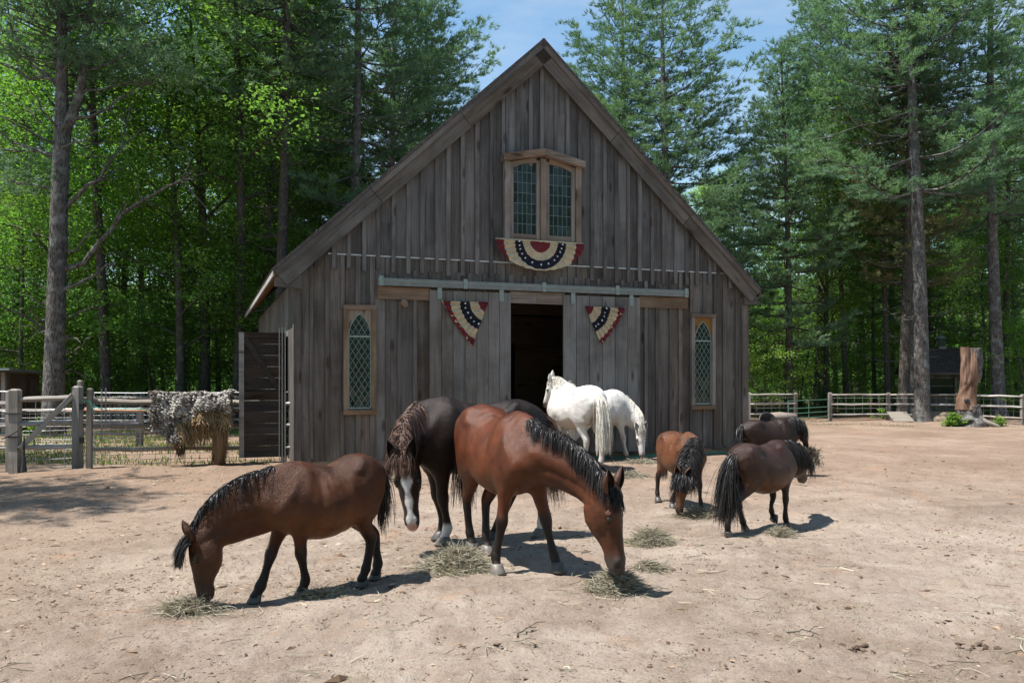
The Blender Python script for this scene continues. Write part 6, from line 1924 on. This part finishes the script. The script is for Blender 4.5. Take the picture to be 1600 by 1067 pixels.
def hay_pile(px, py, wpx, h, n, label, seed, sy=.7, w=.0024):
    x, y = G(px, py); sx = wpx * y / F_PX / 2 * 1.05
    r = np.random.RandomState(seed)
    t = thing('hay_pile', label, 'hay', (x, y, gz(x, y)), 0, 'hay strewn for the horses')
    m = MB()
    V, F_, C = straw(None, r, int(n * 2.2), sx * .92, sx * sy * .92, h, (min(.07, sx * .4), min(.27, sx * .9)), w * .58, .5); m.add(V, F_, 0, C)
    m.build('straw', M['chips'], t)['kind'] = 'stuff'
    if h > .1:
        a = np.linspace(0, 6.283, 19)[:-1]; V = [(0, 0, h * .72)]; F_ = []
        for j, (q, z) in enumerate(((.3, .62), (.6, .3), (.85, .05), (.95, -.05))):
            for b in a:
                wob = 1 + .15 * math.sin(b * 3 + seed) + .1 * math.sin(b * 7)
                V.append((q * sx * .85 * wob * math.cos(b), q * sx * sy * .85 * wob * math.sin(b), z * h))
        m = MB(); m.V.append(np.array(V)); m.n = len(V)
        f3 = np.array([(0, 1 + k, 1 + (k + 1) % 18) for k in range(18)]); m.F.append(f3); m.M.append(np.zeros(18))
        f4 = np.array([(1 + j * 18 + k, 1 + (j + 1) * 18 + k, 1 + (j + 1) * 18 + (k + 1) % 18, 1 + j * 18 + (k + 1) % 18) for j in range(3) for k in range(18)]); m.F.append(f4); m.M.append(np.zeros(54))
        m.build('heap', M['hay_core'], t, True)
    return t
M['hay_core'] = plain('hay_core', (.17, .15, .085), .95, 0, .6, 40, .8, .1)
hay_pile(716, 888, 116, .15, 2000, 'big loose hay pile between the blazed horse and the bay', 1, .85)
hay_pile(963, 920, 90, .135, 1500, 'hay clump under the muzzle of the reddish bay', 2, .8)
hay_pile(1018, 848, 82, .12, 1100, 'rounded hay pile on open sand left of the facing miniature horse', 3, .7)
hay_pile(1015, 890, 62, .06, 340, 'thin hay wisps just right of the clump at the bay muzzle', 4)
hay_pile(298, 958, 108, .07, 620, 'scattered hay under the muzzle of the left front pony', 5, .6)
hay_pile(500, 934, 120, .03, 170, 'sparse hay stalks beside the front hooves of the left pony', 6, .35)
hay_pile(1093, 806, 90, .06, 620, 'flat hay heap under the facing miniature horse', 7, .5)
hay_pile(1219, 838, 56, .08, 420, 'small hay tuft by the front hooves of the dark bay miniature', 8, .6)
hay_pile(1003, 724, 74, .05, 420, 'hay layer under the muzzle of the white horse by the wall', 9, .8, .004)
hay_pile(985, 745, 66, .06, 380, 'greenish hay layer on the ground before the white horses', 10, .8, .004)
hay_pile(935, 769, 60, .04, 180, 'few hay wisps behind the neck of the reddish bay', 11, .8, .0035)
hay_pile(620, 752, 70, .05, 200, 'hay wisps behind the blazed horse near the barn', 12, .8, .004)
def mouth_hay():
    q = P(1263, 703, 13.93); r = np.random.RandomState(15)
    t = thing('hay_wad', 'hanging wad of hay held in the mouth of the dark miniature horse', 'hay', tuple(q))
    m = MB(); V, F_, C = straw(None, r, 900, .14, .12, .05, (.14, .42), .004, .8, True)
    V[:, 2] -= .16; m.add(V, F_, 0, C * .85); m.build('straw', M['chips'], t)['kind'] = 'stuff'
mouth_hay()
# stray stalks blown over the yard
r_ = np.random.RandomState(44); mb = MB()
for k in range(260):
    px = r_.uniform(0, 1600); py = 690 + 377 * r_.rand() ** 1.2
    x, y = G(px, py)
    if k % 3 == 0: px = r_.uniform(500, 1300); py = r_.uniform(720, 930); x, y = G(px, py)
    V, F_, C = straw(None, r_, 1 if k % 4 else 5, .12, .12, .01, (.05, .2), .0018 + .00015 * y, .05)
    V = V + np.array((x, y, gz(x, y))); mb.add(V, F_, 0, C)
tag(mb.build('stray_straw', M['chips']), 'stray hay stalks blown about the sandy yard', kind='stuff')
# dung and twigs on the sand
def dung(px, py, n, seed, label):
    x, y = G(px, py); r = random.Random(seed)
    t = thing('dung_heap', label, 'dung', (x, y, gz(x, y)))
    for k in range(n):
        a = r.uniform(0, 6.28); q = r.uniform(0, .10) ; s = r.uniform(.008, .02)
        m = MB(); th = np.linspace(0, math.pi, 5); ph = np.linspace(0, 6.283, 8)[:-1]
        V = [(math.sin(b) * math.cos(c) * s * r.uniform(.75, 1.2), math.sin(b) * math.sin(c) * s * r.uniform(.75, 1.2), math.cos(b) * s * .7) for b in th for c in ph]
        F_ = [(i * 7 + j, i * 7 + (j + 1) % 7, (i + 1) * 7 + (j + 1) % 7, (i + 1) * 7 + j) for i in range(4) for j in range(7)]
        m.add(np.array(V) * np.array([[r.uniform(.65, 1.3)] * 3 for _ in V]) * np.array((1.2, 1, .8)), F_); m.build('clod', M['dung'], t, False, loc=(q * 1.7 * math.cos(a), q * math.sin(a), s * .5))
M['dung'] = plain('dry_dung', (.085, .058, .042), .95, 0, .4, 40, .6, .1)
dung(1335, 1008, 22, 1, 'small heap of dry dung on sand at the lower right')
dung(1530, 1012, 12, 2, 'scatter of dry dung on sand near the lower right edge')
def twig(px, py, L, a, label, seed):
    x, y = G(px, py); r = np.random.RandomState(seed); t = np.linspace(0, 1, 7)
    q = np.stack([t * L * math.cos(a), t * L * math.sin(a), .012 + .02 * np.sin(t * 3)], 1) + r.normal(0, .008, (7, 3)) * np.array((1, 1, .3))
    m = MB(); m.tube(q, .006 * (1 - t * .6), 5)
    k = q[4]; m.tube([k, k + np.array((.05, .06, .012)), k + np.array((.11, .09, .008))], [.004, .003, .0015], 4)
    tag(m.build('twig', M['bark_dec'], None, True, loc=(x, y, gz(x, y))), label, 'twig')
twig(805, 1000, .22, .9, 'forked dry twig lying on sand at lower centre', 1)
twig(1230, 985, .20, -.4, 'short dry twig on sand at lower right of centre', 2)

# ================================================================== FLEECE on the left fence
def fleece():
    r = np.random.RandomState(17); yb = 15.33
    x0, x1 = X_at(243, yb), X_at(353, yb); Wf = x1 - x0; slope = .2
    t = thing('sheep_fleece', 'shaggy grey and tan sheep fleece draped over the top fence rail', 'fleece', (x0, yb, 0))
    top = 1.30
    def pos(u, v):
        """u along the rail, v: 0 front hem .. .55 over the rail .. 1 back hem"""
        hem = .70 - .13 * np.sin(u * 5.2 + .6) - .12 * (np.abs(u - .38) < .2) + .10 * vnoise(u * 7, v * 0 + 3, 4)
        bump = .075 * vnoise(u * 6, v * 5, 5) + .03 * vnoise(u * 15, v * 12, 6)
        s = v / .46
        z = np.where(v < .46, hem + (top - hem) * s, np.where(v < .60, top + .07 * np.sin((v - .46) / .14 * math.pi), top - (v - .60) / .40 * .55))
        y = np.where(v < .46, -.10 - .05 * np.sin(s * 3) - bump, np.where(v < .60, -.10 + (v - .46) / .14 * .22, .12 + bump))
        z = z + .075 * vnoise(u * 5, v * 0 + 9, 7) * (v > .3) * (v < .8)
        return np.stack([u * Wf + .03 * vnoise(v * 6, u * 3, 8), y + u * Wf * slope, z], -1)
    nu, nv = 46, 44
    U, Vv = np.meshgrid(np.linspace(0, 1, nu), np.linspace(0, 1, nv))
    Pm = pos(U, Vv).reshape(-1, 3)
    i = (np.arange(nv - 1)[:, None] * nu + np.arange(nu - 1)[None]).ravel()
    m = MB(); C = np.where(((Vv < .2) & (U > .35) & (U < .95)).reshape(-1, 1), (.22, .15, .085), (.19, .175, .16)); m.add(Pm, np.stack([i, i + 1, i + nu + 1, i + nu], 1), 0, C)
    m.build('pelt', M['chips'], t, True)
    m = MB()
    for k in range(1300):
        u = r.uniform(-.02, 1.03); v = r.uniform(.02, .66) if k % 8 else r.uniform(.6, .95)
        p = pos(np.array(u), np.array(v)); lowtan = v < .22 and u > .33
        n = 9; L = r.uniform(.05, .12) if not lowtan else r.uniform(.1, .22); cr = r.uniform(.01, .028) * (.4 if lowtan else 1); tt = np.linspace(0, 1, n); ph = r.uniform(0, 6.28)
        dirv = norm(np.array((r.normal(0, .35), -.25, -1.0))) if v < .5 else norm(np.array((r.normal(0, .6), r.normal(0, .5), -.25)))
        q = p + np.outer(tt * L, dirv) + np.stack([cr * np.cos(ph + tt * 11), -.025 + cr * np.sin(ph + tt * 11), 0 * tt], 1)
        if v >= .46 and v < .6: q[:, 2] += .02
        if lowtan: c = np.array((.25, .175, .10)) * r.uniform(.6, 1.25)
        else:
            c = np.array([(.36, .335, .30), (.30, .275, .245), (.24, .215, .19), (.18, .158, .137), (.12, .10, .085)][int(np.clip(2.2 + 3.2 * vnoise(np.array([u * 6]), np.array([v * 5]), 31)[0] + r.normal(0, .9), 0, 4))]) * r.uniform(.85, 1.2)
            if .2 < u < .42 and v < .3: c = c * .55
        m.tube(q, r.uniform(.009, .024) * (1 - tt * .45), 4, cap=False, c=c)
    m.build('wool_lock', M['chips'], t, True)
    t.children[-1]['kind'] = 'stuff'
    # tan skirt hanging through the rails, and one long shank reaching the ground
    m = MB()
    def strands(n, u0, u1, z0, z1, L, yy, col):
        for k in range(n):
            u = r.uniform(u0, u1); z = r.uniform(z0, z1); l = L * r.uniform(.6, 1.15); tt = np.linspace(0, 1, 5)
            q = np.stack([u * Wf + r.normal(0, .02) * tt + .03 * r.normal() * tt ** 2, yy + u * Wf * slope + r.normal(0, .02) + .01 * tt, z - l * tt], 1)
            q[:, 2] = np.maximum(q[:, 2], .01)
            m.tube(q, .009 * (1 - tt * .7), 4, cap=False, c=np.array(col) * r.uniform(.55, 1.3))
    strands(240, .16, .62, .50, .72, .22, -.08, (.25, .17, .095))
    strands(200, .50, .98, .55, .95, .26, -.09, (.25, .165, .09))
    strands(260, .77, .96, .36, .62, .34, -.05, (.22, .135, .07))
    strands(160, .78, .93, .18, .36, .30, -.04, (.18, .11, .058))
    strands(60, .30, .40, .34, .5, .22, -.07, (.10, .075, .05))
    m.build('tan_skirt', M['chips'], t, True); t.children[-1]['kind'] = 'stuff'
    m = MB(); m.tube([(.86 * Wf, .86 * Wf * slope - .03, .75), (.87 * Wf, .87 * Wf * slope - .03, .4), (.85 * Wf, .85 * Wf * slope - .04, .12), (.83 * Wf, .83 * Wf * slope - .06, .01)], [.10, .085, .07, .06], 9, c=(.16, .10, .055))
    m.build('shank', M['chips'], t, True); m = MB()
    m.tube([(.35 * Wf, .35 * Wf * slope - .05, .55), (.345 * Wf, .345 * Wf * slope - .06, .35), (.33 * Wf, .33 * Wf * slope - .06, .2)], [.05, .035, .012], 7, c=(.06, .045, .03))
    m.build('shank', M['chips'], t, True)
fleece()

# ================================================================== BUNTING
def cloth(name, col):
    t = NT(name)
    co = t.coords(); wv = t.noise(t.coords((1, 1, 1)), 240, 2, .5); st = t.noise(co, 6, 4, .6)
    c = t.mix(1.0, t.ramp(st, [(.3, tuple(k * .75 for k in col)), (.6, col)]), t.ramp(wv, [(.35, (.8, .8, .8)), (.65, (1.1, 1.1, 1.1))]), 'MULTIPLY')
    t.bsdf(c, .85, wv, .3, .002, .2)
    return t.m
M['red_cloth'] = cloth('dark_red_cloth', (.15, .024, .032)); M['cream_cloth'] = cloth('tea_dyed_cloth', (.50, .42, .29))
M['navy_cloth'] = cloth('navy_cloth', (.012, .015, .03)); M['white_star'] = cloth('white_star', (.8, .78, .72))

def bunting(label, piv, out, radii, off, nstar, circ, seed):
    """pleated fan hanging from a pivot; out = outline points from one end of its top edge to the other"""
    w = BO + bu * piv[0] + bn * off
    t = thing('bunting', label, 'bunting', (w[0], w[1], piv[1]), BA, 'pleated fan buntings on the barn front')
    out = np.array(out, float) - np.array(piv); na = 73
    tt = np.linspace(0, 1, na); s_ = np.linspace(0, 1, len(out)); O = np.stack([np.interp(tt, s_, out[:, i]) for i in (0, 1)], 1)
    Rr = np.linalg.norm(O, axis=1); Dn = O / Rr[:, None]; a = Rr.max()
    r = random.Random(seed)
    npl = 15 if len(out) > 8 else 8
    def pt(k, rad):
        x, z = Dn[k] * rad
        ph = tt[k] * npl * 6.283
        y = -.012 - rad * .035 * (1 + math.sin(ph + .8 * math.sin(rad * 9))) - .014 * math.sin(rad * 14 + k * .2)
        z = z - .006 * rad * math.cos(ph)
        return (x, y, min(z, -.004 + 0 * rad))
    mats = ['red_cloth', 'cream_cloth', 'navy_cloth', 'cream_cloth', 'red_cloth']
    lim = [0.02] + radii
    for b in range(5):
        V = []; F_ = []; ns = 5
        for k in range(na):
            for j in range(ns + 1):
                f = lim[b] + (lim[b + 1] - lim[b]) * j / ns
                V.append(pt(k, min(f * a, Rr[k] * (.9 if (not circ and f < .99) else 1))))
        for k in range(na - 1):
            for j in range(ns):
                q = k * (ns + 1) + j
                if math.dist(V[q], V[q + 1]) > .004 and math.dist(V[q + ns + 1], V[q + ns + 2]) > .004:
                    F_.append((q, q + 1, q + ns + 2, q + ns + 1))
        halves = [F_] if not (circ and b == 4) else [[f for f in F_ if f[0] < na * 3], [f for f in F_ if f[0] >= na * 3]]
        for Fh in halves:
            if len(Fh):
                ids = sorted({i for f in Fh for i in f}); mp_ = {i: j for j, i in enumerate(ids)}
                m = MB(); m.add([V[i] for i in ids], [[mp_[i] for i in f] for f in Fh]); m.build('band', M[mats[b]], t, True)
    for k in range(nstar):
        i = int((k + .5) / nstar * (na - 1)); f = (lim[2] + lim[3]) / 2
        c = np.array(pt(i, min(f * a, Rr[i] * (.9 if not circ else 1)))); ro = r.uniform(0, 1); q = []
        for j in range(10):
            aa = ro + j * math.pi / 5; rr = (.026 if j % 2 == 0 else .0105)
            q.append((rr * math.cos(aa), 0, rr * math.sin(aa)))
        m = MB(); m.V.append(np.array(q + [(x, .003, z) for (x, y, z) in q])); m.n = 20
        m.F.append(np.array([list(range(10))])); m.M.append(np.array([0])); m.F.append(np.array([(j, (j + 1) % 10, 10 + (j + 1) % 10, 10 + j) for j in range(10)])); m.M.append(np.zeros(10))
        m.build('star', M['white_star'], t, loc=c + np.array((0, -.012, 0)))
    e0, e1 = out[0], out[-1]
    m = MB(); m.bar((e0[0], -.012, e0[1] + .008), (e1[0], -.012, e1[1] + .008), .012, .035)
    m.build('header_tape', M['cream_cloth'], t)
    for e in (e0, e1):
        m = MB(); m.tube([(e[0], -.03, e[1] + .008), (e[0], -.015, e[1] + .008)], .012, 8); m.build('grommet', M['galv'], t)
LZ = lambda px, py, off: (wx(px, off), wz(px, py, off))
c0 = LZ(845, 378, .14); e0 = LZ(774, 375, .14); e1 = LZ(911, 381, .14); bt = LZ(843, 423, .14)
ax_ = (e1[0] - e0[0]) / 2; bz_ = c0[1] - bt[1]
outl = []
for k in range(25):
    a = math.pi + math.pi * k / 24
    outl.append(((e0[0] + e1[0]) / 2 + ax_ * math.cos(a), c0[1] + bz_ * math.sin(a) * (1 if True else 1)))
bunting('half-round pleated bunting hung below the upper barn window', ((e0[0] + e1[0]) / 2, c0[1]), outl, [.23, .40, .585, .82, 1.0], .14, 13, True, 1)
def quarter(label, pv, en, tip, seed, flip):
    p, e, q = LZ(*pv, .135), LZ(*en, .135), LZ(*tip, .135)
    o = [tuple(np.array(e) + (np.array(q) - np.array(e)) * s + (np.array(e) + (np.array(q) - np.array(e)) * s - np.array(p)) * .06 * math.sin(s * math.pi)) for s in np.linspace(0, 1, 8)]
    if flip: o = o[::-1]
    bunting(label, p, o, [.22, .41, .62, .82, 1.0], .135, 6, False, seed)
quarter('quarter-fan pleated bunting on the left sliding barn door', (763, 472), (690, 470), (737, 540), 2, False)
quarter('quarter-fan pleated bunting on the right sliding barn door', (913, 478), (976, 481), (938, 538), 3, True)
